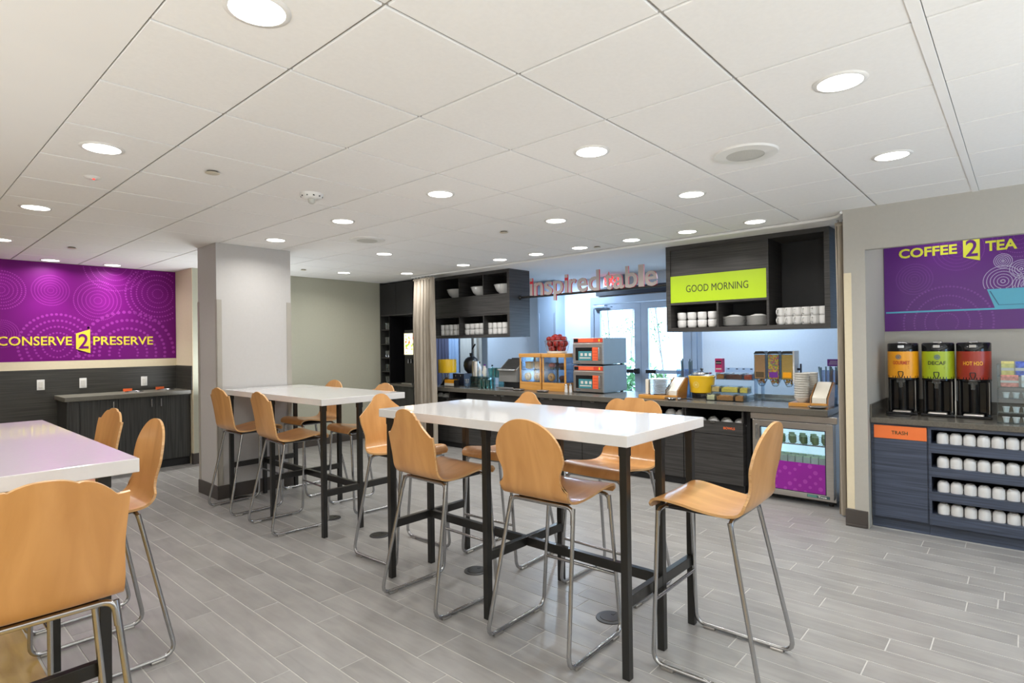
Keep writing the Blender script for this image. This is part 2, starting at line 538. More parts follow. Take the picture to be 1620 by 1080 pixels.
def obj(name, me, parent=None, loc=None):
    o = bpy.data.objects.new(name, me)
    COL.objects.link(o)
    if parent is not None: o.parent = parent
    if loc is not None: o.location = loc
    return o


def tag(o, label=None, cat=None, group=None, kind=None):
    if label: o['label'] = label
    if cat: o['category'] = cat
    if group: o['group'] = group
    if kind: o['kind'] = kind
    return o


def thing(name, label, cat, loc=(0, 0, 0), rz=0.0, group=None):
    o = bpy.data.objects.new(name, None)
    o.empty_display_size = 0.05
    COL.objects.link(o)
    o.location = loc
    o.rotation_euler = (0, 0, rz)
    return tag(o, label, cat, group)


KIDS = {}


def dup(o, loc, rz=0.0, label=None, group=None):
    """copy of a thing with copies of its parts and sub-parts (mesh data shared)"""
    kids = {}
    def rec(a, par):
        c = a.copy()
        COL.objects.link(c)
        if par is not None:
            c.parent = par
        for ch in a.children:
            rec(ch, c)
        return c
    c = rec(o, None)
    c.location = loc
    c.rotation_euler = (0, 0, rz)
    if label: c['label'] = label
    if group: c['group'] = group
    return c


def box(name, m, parent, x0, y0, z0, x1, y1, z1, b=0.0):
    return MB().box(x0, y0, z0, x1, y1, z1, b).build(name, m, parent)


FX = -PI / 2     # rotation of a thing whose front (-y) looks towards -X (into the room)

# --- lettering: font curves turned into meshes while the scene is still small
_txt = {}


def text_raw(s, bold=0.0, ext=0.002):
    key = (s, bold, ext)
    if key in _txt: return _txt[key]
    cu = bpy.data.curves.new('lettering', 'FONT')
    cu.body = s
    cu.size = 1.0
    cu.offset = bold
    cu.extrude = 0.5
    cu.resolution_u = 3
    o = bpy.data.objects.new('lettering', cu)
    COL.objects.link(o)
    dg = bpy.context.evaluated_depsgraph_get()
    dg.update()
    me = bpy.data.meshes.new_from_object(o.evaluated_get(dg))
    vs = [v.co[:] for v in me.vertices]
    fs = [tuple(p.vertices) for p in me.polygons]
    bpy.data.objects.remove(o)
    bpy.data.curves.remove(cu)
    bpy.data.meshes.remove(me)
    _txt[key] = (vs, fs)
    return vs, fs


def text(mb, s, u0, v0, u1, v1, d=0.0, ext=0.002, bold=0.012, k=None, fit=True):
    """text filling the rectangle u0..u1, v0..v1 of the local xz plane, standing ext proud of y = d"""
    vs, fs = text_raw(s, bold)
    xs = [p[0] for p in vs]
    ys = [p[1] for p in vs]
    sx = (u1 - u0) / (max(xs) - min(xs))
    sy = (v1 - v0) / (max(ys) - min(ys))
    out = [(u0 + (p[0] - min(xs)) * sx, d - ext * (p[2] + 0.5), v0 + (p[1] - min(ys)) * sy) for p in vs]
    return mb.add(out, fs, k)


for _s in ('CONSERVE', 'PRESERVE', '2', 'COFFEE', 'TEA', 'GOOD MORNING', 'BOWLS', 'TRASH', 'GOURMET', 'DECAF', 'HOT H2O', 'EXIT', 'True'):
    text_raw(_s, 0.012)
for _s in 'inspredtabl':
    text_raw(_s, 0.014)


def fillet(pts, r, n=5):
    P = [Vector(p) for p in pts]
    out = [P[0]]
    for i in range(1, len(P) - 1):
        a, b, c = P[i - 1], P[i], P[i + 1]
        d1 = (a - b).normalized()
        d2 = (c - b).normalized()
        ang = d1.angle(d2)
        t = min(r / math.tan(ang / 2), (a - b).length * .48, (c - b).length * .48)
        p1, p2 = b + d1 * t, b + d2 * t
        for q in range(n + 1):
            w = q / n
            out.append((1 - w) ** 2 * p1 + 2 * w * (1 - w) * b + w * w * p2)
    out.append(P[-1])
    return out


def ordinal(i):
    return ['first', 'second', 'third', 'fourth', 'fifth', 'sixth', 'seventh', 'eighth', 'ninth', 'tenth', 'eleventh', 'twelfth', 'thirteenth'][i]

# ================================================================== THE SETTING
CZ = 2.527
TX0, TDX = 1.051, 0.6186      # ceiling grid
TY0, TDY = 0.843, 0.5993


def struct(name, mb, m, parent=None):
    o = mb.build(name, m, parent)
    if parent is None: o['kind'] = 'structure'
    return o


# ---- floor: grout bed, plank tiles, a yellow wood-look zone on the left
floor = struct('floor', MB().box(-3.3, -2.5, -0.12, 7.85, 10.5, -0.0016), M['grout'])
o = box('wood_floor_zone', M['oakfloor'], floor, -3.2, -2.4, -0.006, 0.523, 8.56, 0.0)
planks = []
PX0, PW, PL = 0.829 - 2 * 0.1492, 0.1492, 0.895
known = {0: 3.03, 1: 2.85, 2: 2.545, 3: 2.70, 4: 2.374, 5: 3.753, 6: 3.075}
rows = int((7.7 - PX0) / PW) + 1
for r in range(rows):
    x0 = PX0 + r * PW
    off = known.get(r - 2, random.random() * PL)
    off -= math.floor((off + 2.4) / PL) * PL
    y = off - PL
    ymax = 8.56 if x0 < 2.7 else (7.96 if x0 < 5.45 else 10.3)
    while y < ymax:
        a, b = max(y, 1.08 if x0 > 5.2 else -2.4), min(y + PL, ymax)
        if b - a > 0.03:
            planks.append((x0, a, x0 + PW, b))
        y += PL
g = 0.0027


def seen(p):
    cx, cy = (p[0] + p[2]) / 2, (p[1] + p[3]) / 2
    dep = cx * _F.x + cy * _F.y
    lat = cx * _R.x + cy * _R.y
    if dep < 0.8 or abs(lat) > dep * 1.05: return 1e3 + math.hypot(cx, cy)
    return math.hypot(cx, cy)


planks.sort(key=seen)
std = MB().box(-PW / 2 + g, -PL / 2 + g, -0.006, PW / 2 - g, PL / 2 - g, 0.0, 0.0012).mesh('plank', M['plank'])
rest = MB()
for i, (a, b, c, d) in enumerate(planks):
    if i < 300:
        if abs((d - b) - PL) < 1e-4:
            obj('plank', std, floor, ((a + c) / 2, (b + d) / 2, 0))
        else:
            q = MB().box(-(c - a) / 2 + g, -(d - b) / 2 + g, -0.006, (c - a) / 2 - g, (d - b) / 2 - g, 0).build('plank', M['plank'], floor)
            q.location = ((a + c) / 2, (b + d) / 2, 0)
    else:
        rest.box(a + g, b + g, -0.006, c - g, d - g, 0)
tag(rest.build('far_planks', M['plank'], floor), kind='stuff')

# ---- ceiling: grid bed, lay-in tiles, painted board at the edges
cb = MB()
cb.box(0.585, -2.4, CZ + 0.010, 5.381, 8.57, CZ + 0.12, k=0)
cb.box(-3.3, -2.5, CZ, 0.585, 8.7, CZ + 0.12, k=1)
cb.box(5.381, -2.5, CZ, 7.85, 10.5, CZ + 0.12, k=1)
ceiling = struct('ceiling', cb, [M['ceil_grid'], M['ceil_dry']])
G = 0.006
for i in range(-1, 7):
    x0, x1 = TX0 + i * TDX, TX0 + (i + 1) * TDX
    x0 = max(x0, 0.585)
    for j in range(-6, 13):
        y0, y1 = TY0 + j * TDY, TY0 + (j + 1) * TDY
        ymax = 8.57 if x1 < 2.75 else 7.965
        if x0 < 2.745 < x1: ymax = 8.57
        y0, y1 = max(y0, -2.4), min(y1, ymax)
        if y1 - y0 < 0.05: continue
        wide = 0.012 if j == -1 else G
        wide2 = 0.020 if j == -2 else G
        q = MB().box(x0 + G - (x0 + x1) / 2, y0 + wide - (y0 + y1) / 2, 0.0, x1 - G - (x0 + x1) / 2, y1 - wide2 - (y0 + y1) / 2, 0.010, 0.0025).build('ceiling_tile', M['ceil_tile'], ceiling)
        q.location = ((x0 + x1) / 2, (y0 + y1) / 2, CZ)
o = MB().box(2.0, 0.226, CZ - 0.004, 5.21, 0.262, CZ + 0.004).build('main_beam', M['ceil_dry'], ceiling)

WZ = CZ + 0.06      # walls run a little above the ceiling line
# ---- walls
struct('wall_back', MB().box(-3.3, 8.57, 0, 2.9, 8.72, WZ), M['wall_cream'])
struct('wall_alcove', MB().box(2.745, 7.972, 0, 2.90, 8.57, WZ), M['wall_cream'])
struct('wall_far', MB().box(2.75, 7.97, 0, 6.25, 8.12, WZ), M['wall_olive'])
struct('wall_left', MB().box(-3.35, -2.5, 0, -3.2, 8.72, WZ), M['wall_beige'])
wf = MB()
wf.box(-3.3, -2.55, 0, 3.5, -2.4, WZ).box(4.7, -2.55, 0, 7.85, -2.4, WZ).box(3.5, -2.55, 0, 4.7, -2.4, 0.9).box(3.5, -2.55, 2.1, 4.7, -2.4, WZ)
struct('wall_front', wf, M['wall_beige'])
w1 = MB()
w1.box(3.5, -2.53, 0.9, 3.56, -2.42, 2.1).box(4.64, -2.53, 0.9, 4.7, -2.42, 2.1).box(3.56, -2.53, 0.9, 4.64, -2.42, 0.96).box(3.56, -2.53, 2.04, 4.64, -2.42, 2.1).box(4.07, -2.53, 0.96, 4.13, -2.42, 2.04)
win = struct('window_1', w1, M['alu'])
box('pane', M['glass'], win, 3.56, -2.48, 0.96, 4.07, -2.474, 2.04)
box('pane', M['glass'], win, 4.13, -2.48, 0.96, 4.64, -2.474, 2.04)
wr = MB()
wr.box(5.21, 0.926, 0, 6.0, 1.075, WZ)                 # pier beside the niche
wr.box(5.21, -1.35, 2.193, 5.27, 0.926, WZ)             # header over the niche
wr.box(5.21, -2.4, 0, 6.0, -1.35, WZ)
wr.box(6.0, -2.4, 0, 6.12, 1.075, WZ)                  # back of the niche
struct('wall_right', wr, M['wall_beige'])
box('corner_guard', M['wall_cream'], bpy.data.objects['wall_right'], 5.206, 1.022, 0.14, 5.21, 1.075, 2.02)
struct('wall_lobby_side', MB().box(6.12, 0.926, 0, 7.7, 1.075, WZ), M['wall_blue'])
wl = MB()
wl.box(7.7, 0.9, 0, 7.85, 3.41, WZ).box(7.7, 5.167, 0, 7.85, 10.5, WZ).box(7.7, 3.41, 2.21, 7.85, 5.167, WZ)
struct('wall_lobby', wl, M['wall_blue'])
struct('wall_lobby_end', MB().box(6.1, 10.3, 0, 7.85, 10.45, WZ).box(5.95, 8.12, 0, 6.1, 10.45, WZ), M['wall_blue'])
pil = struct('wall_lobby_pilaster', MB().box(7.45, 5.70, 0, 7.70, 6.08, WZ), M['pilaster'])
for y in (5.70, 6.045):
    box('corner_guard', M['alu'], pil, 7.44, y, 0.1, 7.45, y + 0.035, 2.0)

# ---- free-standing column with corner guards and baseboard
colm = struct('column', MB().box(2.255, 5.91, 0, 3.02, 6.385, CZ - 0.001), M['column'])
for x0, x1 in ((2.253, 2.302), (2.972, 3.022)):
    box('corner_guard', M['guard'], colm, x0, 5.905, 0.135, x1, 5.912, 1.967)
box('corner_guard', M['guard'], colm, 2.250, 5.905, 0.135, 2.256, 5.93, 1.967)
box('corner_guard', M['guard'], colm, 2.250, 6.345, 0.135, 2.256, 6.387, 1.967)
box('baseboard', M['base'], colm, 2.244, 5.898, 0, 3.031, 6.397, 0.135, 0.003)
for nm, b in (('baseboard_far', (2.735, 7.958, 0, 5.60, 7.97, 0.14)), ('baseboard_alcove', (2.733, 7.958, 0, 2.745, 8.02, 0.14)), ('baseboard_right', (5.198, 0.932, 0, 5.212, 1.087, 0.135)), ('baseboard_left', (-3.2, 8.556, 0, 1.40, 8.57, 0.12))):
    struct(nm, MB().box(*b, 0.003), M['base'])
box('quarter_round', M['base'], bpy.data.objects['baseboard_right'], 5.190, 0.94, 0, 5.200, 1.085, 0.02, 0.003)

# ---- dark wainscot of the alcove
ws = MB()
ws.box(-3.2, 8.560, 0.12, 2.745, 8.57, 1.262).box(2.735, 7.985, 0.955, 2.745, 8.560, 1.265)
struct('trim_1', ws, M['lam_wain'])
struct('trim_2', MB().box(-3.2, 8.563, 1.262, 2.745, 8.57, 1.360), M['wall_cream'])

# ---- curtain track on the ceiling in front of the buffet
tk = MB()
tk.tube(fillet([(5.215, 1.085, 2.513), (5.40, 1.16, 2.513), (5.42, 2.2, 2.513), (5.42, 6.86, 2.513)], 0.2), 0.013, 6)
struct('trim_3', tk, M['ceil_dry'])

# ---- glazed double door at the back of the lobby, and what lies outside
fr = MB()
fr.box(7.66, 3.41, 0, 7.76, 3.47, 2.21).box(7.66, 5.107, 0, 7.76, 5.167, 2.21).box(7.66, 3.47, 2.10, 7.76, 5.107, 2.21)
door = struct('door_1', fr, M['alu'])
for nm, y0, y1, g0, g1 in (('door_leaf', 4.285, 5.105, 4.391, 5.0), ('door_leaf', 3.472, 4.279, 3.62, 4.158)):
    lf = MB()
    lf.box(7.68, y0, 0.01, 7.73, g0, 2.095).box(7.68, g1, 0.01, 7.73, y1, 2.095).box(7.68, g0, 0.01, 7.73, g1, 0.26).box(7.68, g0, 1.995, 7.73, g1, 2.095)
    leaf = lf.build(nm, M['alu'], door)
    box('pane', M['glass'], leaf, 7.702, g0, 0.26, 7.708, g1, 1.995)
    pb = MB().box(7.63, y0 + 0.09, 1.03, 7.66, y1 - 0.07, 1.085, 0.006)
    c = y0 + 0.09 if y0 > 4 else y1 - 0.07
    pb.build('push_bar', M['alu'], leaf)
    if y0 > 4: MB().box(7.625, y0 + 0.10, 1.033, 7.632, y0 + 0.26, 1.082).box(7.61, y0 + 0.02, 1.02, 7.68, y0 + 0.09, 1.10, 0.01).build('bar_end', M['black'], leaf)
    else: MB().box(7.625, y1 - 0.26, 1.033, 7.632, y1 - 0.10, 1.082).build('bar_end', M['black'], leaf)
cl = MB().box(7.60, 4.86, 2.02, 7.68, 5.08, 2.08, 0.008).box(7.55, 4.72, 2.035, 7.60, 5.05, 2.05)
cl.build('door_closer', M['alu'], door)
struct('trim_4', MB().box(7.62, 1.2, 2.225, 7.70, 5.03, 2.345), M['navy'])
struct('trim_5', MB().box(7.685, 3.34, 0, 7.70, 3.405, CZ - 0.002), M['alu'])

gr = struct('ground', MB().box(7.86, -6, -0.14, 24, 18, -0.02), M['pave'])


def leaf_cloud(mb, c, rad, n, size):
    for _ in range(n):
        while True:
            p = Vector((random.uniform(-1, 1), random.uniform(-1, 1), random.uniform(-1, 1)))
            if p.length < 1: break
        p = Vector((c[0] + p.x * rad[0], c[1] + p.y * rad[1], c[2] + p.z * rad[2]))
        a = Vector((random.uniform(-1, 1), random.uniform(-1, 1), random.uniform(-1, 1))).normalized() * size
        b = a.cross(Vector((random.uniform(-1, 1), random.uniform(-1, 1), random.uniform(-1, 1)))).normalized() * size * 0.4
        mb.add([p - a, p + b, p + a, p - b], [(0, 1, 2, 3)])


def young_tree(x, y, h, lean, label):
    t = thing('young_tree', label, 'tree', (x, y, -0.02), 0, None)
    pts = [(0, 0, 0), (lean * .3, lean * .5, h * .4), (lean * .4, lean * .9, h * .75), (lean * .5, lean * 1.2, h)]
    MB().tube(pts, 0.013, 6).tube([pts[1], (pts[1][0], pts[1][1] + .25, h * .8)], 0.008, 5).tube([pts[2], (pts[2][0], pts[2][1] - .3, h * 1.05)], 0.007, 5).build('trunk', M['bark'], t)
    lf = MB()
    leaf_cloud(lf, (lean * .4, lean, h * .92), (0.5, 0.62, 0.45), 150, 0.045)
    leaf_cloud(lf, (lean * .3, lean * .6 + .2, h * .62), (0.35, 0.4, 0.3), 45, 0.04)
    tag(lf.build('foliage', M['leaf'], t, smooth=False), kind='stuff')
    return t


young_tree(10.2, 6.35, 2.9, 0.15, 'slim young tree outside the left pane of the glass door')
young_tree(12.4, 7.25, 3.0, -0.2, 'slim forked tree outside, just left of the door meeting stiles')
young_tree(9.7, 4.85, 2.8, 0.35, 'slim leaning tree outside the right pane of the glass door')
for y0, y1, lb in ((5.4, 7.4, 'low green shrubs outside behind the microwave ovens'), (3.9, 5.4, 'low green shrubs outside the right leaf of the glass door')):
    h = MB()
    leaf_cloud(h, (11.0, (y0 + y1) / 2, 0.45), (0.5, (y1 - y0) / 2, 0.70), 1100, 0.08)
    t = thing('low_shrub', lb, 'shrub', (11.0, (y0 + y1) / 2, -0.02))
    f = h.build('foliage', M['leaf'], t, smooth=False)
    f.location = (-11.0, -(y0 + y1) / 2, 0.02)
    tag(f, kind='stuff')
    MB().cyl((0, 0, 0), 0.03, 0.5, 8).build('stem', M['bark'], t)


# ================================================================== CEILING FITTINGS
def make_light():
    t = thing('ceiling_light', 'x', 'ceiling light', (0, 0, CZ), 0, 'recessed downlights')
    MB().lathe([(0.082, -0.001), (0.082, -0.006), (0.096, -0.005), (0.100, 0.0)], n=28, cap=False).build('trim_ring', M['white_pl'], t)
    MB().lathe([(0.083, -0.0035), (0.083, -0.001)], n=28).build('lens', M['lens'], t)
    return t


RW = [(0.795, 'row over the left-hand table', [1.745, 3.53, 5.33, 7.09]),
      (2.607, 'row above the two middle tables', [0.54, 1.735, 2.976, 4.198, 5.382]),
      (3.855, 'row between middle tables and buffet', [0.545, 1.734, 2.935, 5.368]),
      (5.13, 'row along the buffet', [1.733, 2.354, 2.95, 3.585, 4.198, 4.773, 5.423, 6.603])]
spots = []
for x, nm, ys in RW:
    for i, y in enumerate(ys):
        spots.append((x, y, 'recessed downlight, %s from camera in the %s' % (ordinal(i), nm)))
spots += [(1.37, 8.33, 'white recessed downlight above the left ring of the purple mural'), (1.972, 8.335, 'white recessed downlight above the middle ring of the purple mural'),
          (4.43, 7.12, 'white recessed downlight in front of the plain olive far wall')]
L0 = make_light()
for i, (x, y, lb) in enumerate(spots):
    if i == 0:
        o = L0
        o.location = (x, y, CZ)
        o['label'] = lb
    else:
        o = dup(L0, (x, y, CZ), 0, lb)
    k = 1.0
    if x > 5: k = 0.62
    if y > 8: k = 1.2
    a = area_light('lamp', (0, 0, -0.006), (0, 0, -1), 0.15, LAMP_W * k, LAMP_COL, spread=math.radians(85 if y > 8 else 155))
    a.parent = o
# lamps of the same kind behind the camera and over the coffee counter, outside the view
for x, y in ((-1.0, 0.0), (-1.0, 1.75), (-1.0, 3.5), (-1.0, 5.3), (-1.0, 7.1), (0.795, -0.05), (0.795, -1.6), (2.607, -0.66), (2.607, -1.9), (3.855, -0.66), (3.855, -1.9), (5.7, 0.45), (5.7, -0.5), (0.75, 8.33)):
    area_light('lamp', (x, y, CZ - 0.006), (0, 0, -1), 0.15, LAMP_W * (0.5 if x > 5.5 else (0.8 if y > 8 else 1)), LAMP_COL, spread=math.radians(155))

for x, y, lb in ((3.235, 1.14, 'large round ceiling loudspeaker grille near the right-hand wall'), (3.228, 4.77, 'round ceiling loudspeaker grille above the middle of the room')):
    t = thing('ceiling_speaker', lb, 'loudspeaker', (x, y, CZ), 0, 'ceiling loudspeakers')
    MB().lathe([(0.10, -0.012), (0.165, -0.010), (0.172, 0.0)], n=36, cap=False).build('rim', M['white_pl'], t)
    MB().lathe([(0.104, -0.010), (0.0005, -0.014)], n=36, cap=False).build('grille', M['speaker'], t)
for x, y, lb in ((1.339, 3.545, 'round brass sprinkler cover plate nearest the camera'), (3.886, 3.561, 'small round sprinkler cover plate between middle tables and buffet'),
                 (1.35, 7.16, 'small round sprinkler cover plate in front of the purple mural'), (3.855, 7.18, 'small round sprinkler cover plate by the olive wall'), (5.22, 3.42, 'small dark sprinkler cover beside the buffet row of lights')):
    t = thing('sprinkler_cover', lb, 'sprinkler', (x, y, CZ), 0, 'sprinkler cover plates')
    MB().cyl((0, 0, -0.010), 0.030, 0.010, 20).build('gap_ring', M['shadow_ring'], t)
    MB().lathe([(0.034, -0.014), (0.040, -0.011), (0.040, -0.010)], n=24).build('plate', M['brass'], t)
t = thing('smoke_detector', 'white domed ceiling smoke detector with clear lens in front of the column', 'smoke detector', (2.0, 3.603, CZ))
MB().lathe([(0.052, -0.034), (0.066, -0.026), (0.072, -0.012), (0.078, 0.0)], n=28).build('base', M['white_pl'], t)
mb = MB()
for k in range(10):
    a = k * 2 * PI / 10
    mb.box(0.064 * math.cos(a) - .006, 0.064 * math.sin(a) - .006, -0.024, 0.064 * math.cos(a) + .006, 0.064 * math.sin(a) + .006, -0.016)
mb.build('slots', M['black'], t)
MB().lathe([(0.012, -0.066), (0.022, -0.058), (0.024, -0.034)], n=16).build('sensor_lens', M['speaker'], t)
t = thing('ceiling_sensor', 'small white ceiling sensor with a red light', 'sensor', (0.888, 4.167, CZ))
MB().lathe([(0.03, -0.012), (0.045, 0.0)], n=24).build('housing', M['white_pl'], t)
MB().sph((0.004, -0.012, -0.012), 0.007, 8).build('red_light', M['exit'], t)

# ================================================================== TABLES
def make_table():
    t = thing('bar_table', 'x', 'table', (0, 0, 0), 0, 'white-topped bar tables')
    MB().box(-0.40, -0.9175, 1.028, 0.40, 0.9175, 1.08, 0.003).build('tabletop', M['quartz'], t)
    xs = (-0.386, -0.060, 0.275)
    ys = (-0.903, -0.042, 0.818)
    w = 0.036
    for j, y in enumerate(ys):
        for i, x in enumerate(xs):
            if j == 1 and i == 1: continue
            leg = MB().box(0, 0, 0, w, w, 1.0, 0.002).box(-0.002, -0.002, 0.985, w + .002, w + .002, 1.028).build('leg', M['steel_black'], t)
            leg.location = (x, y, 0)
    for y in ys:
        MB().box(xs[0] + w, y + 0.002, 0.315, xs[1] + (w if y == ys[1] else 0), y + w - 0.002, 0.365, 0.002).build('cross_bar', M['steel_black'], t)
        MB().box(xs[1] + w, y + 0.002, 0.315, xs[2], y + w - 0.002, 0.365, 0.002).build('cross_bar', M['steel_black'], t)
    for a, b in ((ys[0] + w, ys[1]), (ys[1] + w, ys[2])):
        MB().box(xs[1] + 0.002, a, 0.315, xs[1] + w - 0.002, b, 0.365, 0.002).build('long_bar', M['steel_black'], t)
    return t


tb = make_table()
tb.location = (2.59, 2.2125, 0)
tb['label'] = 'white-topped bar table with black square legs in the middle, nearest the buffet'
dup(tb, (2.712, 4.972, 0), 0, 'white-topped bar table with black legs standing against the grey-white column')
dup(tb, (0.265, 3.3925, 0), 0, 'white-topped bar table at the left edge, reflecting yellow lettering')


# ================================================================== STOOLS
PROF = [(0.268, 0.712), (0.262, 0.735), (0.240, 0.752), (0.195, 0.757), (0.12, 0.748), (0.04, 0.735), (-0.04, 0.727), (-0.10, 0.728), (-0.143, 0.742), (-0.170, 0.775), (-0.183, 0.83), (-0.197, 0.91), (-0.213, 1.0), (-0.230, 1.08), (-0.240, 1.13)]


def catmull(P, n=8):
    out = []
    Q = [P[0]] + list(P) + [P[-1]]
    for i in range(1, len(Q) - 2):
        p0, p1, p2, p3 = [Vector(q) for q in Q[i - 1:i + 3]]
        for k in range(n):
            t = k / n
            out.append(0.5 * ((2 * p1) + (-p0 + p2) * t + (2 * p0 - 5 * p1 + 4 * p2 - p3) * t * t + (-p0 + 3 * p1 - 3 * p2 + p3) * t ** 3))
    out.append(Vector(P[-1]))
    return out


_pp = catmull(PROF)
_cl = [0.0]
for i in range(1, len(_pp)):
    _cl.append(_cl[-1] + (_pp[i] - _pp[i - 1]).length)
LTOT = _cl[-1]


def prof_at(s):
    s = max(0, min(LTOT, s))
    lo, hi = 0, len(_cl) - 1
    while hi - lo > 1:
        m = (lo + hi) // 2
        if _cl[m] <= s: lo = m
        else: hi = m
    t = (s - _cl[lo]) / (_cl[hi] - _cl[lo])
    p = _pp[lo].lerp(_pp[hi], t)
    d = (_pp[hi] - _pp[lo]).normalized()
    return p, Vector((d[1], -d[0]))


def interp(tab, s):
    if s <= tab[0][0]: return tab[0][1]
    for (a, b), (c, d) in zip(tab, tab[1:]):
        if s <= c:
            t = (s - a) / (c - a)
            t = t * t * (3 - 2 * t)
            return b + (d - b) * t
    return tab[-1][1]


BEND = 0.46      # arc length at the seat bend


def width_tab(kind):
    seat = [(0.0, 0.196), (0.02, 0.212), (0.07, 0.222), (0.22, 0.212), (0.40, 0.204)]
    if kind == 'balloon': return seat + [(BEND + .045, 0.205), (BEND + .062, 0.176), (BEND + .10, 0.170), (BEND + .20, 0.203), (LTOT, 0.203)]
    if kind == 'cloud': return seat + [(BEND + .045, 0.198), (BEND + .075, 0.165), (BEND + .13, 0.150), (BEND + .19, 0.158), (BEND + .205, 0.188), (BEND + .27, 0.210), (LTOT, 0.205)]
    if kind == 'bell': return seat + [(BEND + .08, 0.178), (BEND + .20, 0.205), (BEND + .27, 0.212), (LTOT, 0.212)]
    if kind == 'crown': return seat + [(BEND + .05, 0.198), (BEND + .2, 0.203), (LTOT, 0.205)]
    return seat + [(BEND + .04, 0.200), (BEND + .16, 0.197), (BEND + .3, 0.204), (LTOT, 0.206)]


def top_tab(kind, a):
    a = abs(a)
    L = LTOT
    if kind == 'balloon': return L - 0.185 * (1 - math.sqrt(max(0, 1 - a ** 2.1)))
    if kind == 'cloud':
        if a < .36: return L - 0.012 * (1 - math.sqrt(max(0, 1 - (a / .36) ** 4))) - .008 * (a > .33)
        t = (a - .36) / .64
        return L - 0.022 + 0.012 * math.sin(min(1, t * 2.4) * PI / 2) - 0.10 * (1 - math.sqrt(max(0, 1 - max(0, (t - .25) / .75) ** 2.4)))
    if kind == 'bell':
        if a < .34: return L - 0.055 * (1 - math.sqrt(max(0, 1 - (a / .36) ** 2)))
        t = (a - .34) / .66
        return L - 0.037 - 0.115 * (t ** 0.85)
    if kind == 'crown':
        if a < .44: return L - 0.055 * (1 - math.sqrt(max(0, 1 - (a / .46) ** 2)))
        if a < .54: return L - 0.058
        if a < .90: return L - 0.062 - 0.088 * ((a - .54) / .36) ** 0.75
        return L - 0.152
    # wave
    if a < .40: return L - 0.022 * (a / .40) ** 2.4
    if a < .84:
        t = (a - .40) / .44
        return L - 0.016 - 0.056 * t ** 1.9
    return L - 0.072 + 0.003 * (a - .84) / .16


def shell_mesh(kind):
    na, nb = 61, 42
    TH = 0.0058
    wt = width_tab(kind)
    As = [-1 + 2 * i / (na - 1) for i in range(na)]
    # crowd columns a little towards the sides
    As = [math.copysign(abs(a) ** 0.9, a) for a in As]
    vs = []
    def P(a, b, side):
        st = top_tab(kind, a)
        bb = b
        s = st * bb
        w = interp(wt, s)
        if s > LTOT - 0.0: pass
        u = a * w
        p, n = prof_at(s)
        back = max(0, min(1, (s - BEND + .05) / .15))
        q = p + n * side * TH
        return (u, q[0] + 0.22 * u * u * back, q[1] + 0.10 * u * u * (1 - back))
    for side in (1, -1):
        for j in range(nb):
            for a in As:
                vs.append(P(a, j / (nb - 1), side))
    fs = []
    ms = []
    N = na * nb
    for j in range(nb - 1):
        for i in range(na - 1):
            k = j * na + i
            fs.append((k, k + 1, k + na + 1, k + na)); ms.append(0)
            fs.append((N + k, N + k + na, N + k + na + 1, N + k + 1)); ms.append(0)
    def edge(k, l):
        fs.append((k, N + k, N + l, l)); ms.append(1)
    for i in range(na - 1):
        edge(i, i + 1)
        edge((nb - 1) * na + i + 1, (nb - 1) * na + i)
    for j in range(nb - 1):
        edge((j + 1) * na, j * na)
        edge(j * na + na - 1, (j + 1) * na + na - 1)
    mb = MB()
    mb.v, mb.f, mb.m = vs, fs, ms
    return mb.mesh('seat_shell', [M['ply'], M['ply_edge']], sharp=50)


def make_frame(t):
    r = 0.0105
    z0 = r + 0.004
    for sx in (-1, 1):
        a, b = 0.19 * sx, 0.245 * sx
        pts = fillet([(a, -0.10, 0.704), (b, -0.24, z0), (b, 0.24, z0), (a, 0.235, 0.700)], 0.055)
        MB().tube(pts, r, 8).build('sled_leg', M['chrome'], t)
        for y in (-0.16, 0.17):
            MB().box(b - 0.014, y - 0.03, 0, b + 0.014, y + 0.03, 0.012, 0.003).build('floor_glide', M['steel'], t)
    MB().tube(fillet([(-0.193, -0.115, 0.63), (-0.187, -0.10, 0.706), (0.187, -0.10, 0.706), (0.193, -0.115, 0.63)], 0.04), r, 8).build('rear_crossbar', M['chrome'], t)
    MB().tube(fillet([(-0.191, 0.235, 0.63), (-0.187, 0.235, 0.704), (0.187, 0.235, 0.704), (0.191, 0.235, 0.63)], 0.04), r, 8).build('front_crossbar', M['chrome'], t)
    MB().tube([(-0.222, 0.238, 0.295), (0.222, 0.238, 0.295)], 0.0085, 8).build('footrest', M['chrome'], t)
    for sx in (-1, 1):
        MB().tube([(0.12 * sx, -0.10, 0.706), (0.12 * sx, 0.235, 0.704)], 0.008, 6).build('seat_rail', M['chrome'], t)
    MB().box(-0.15, -0.09, 0.706, 0.15, 0.20, 0.722, 0.004).build('mounting_plate', M['black'], t)


protos = {}


def stool(kind, x, y, rz, label):
    lb = label
    if not protos:
        t = thing('bar_stool', lb, 'stool', (x, y, 0), rz, 'bent-plywood bar stools')
        make_frame(t)
        obj('seat_shell', shell_mesh(kind), t)
        protos[kind] = t
        return t
    if kind in protos:
        return dup(protos[kind], (x, y, 0), rz, lb)
    t = dup(list(protos.values())[0], (x, y, 0), rz, lb)
    for ch in t.children:
        if ch.name.startswith('seat_shell'):
            ch.data = shell_mesh(kind)
    protos[kind] = t
    return t


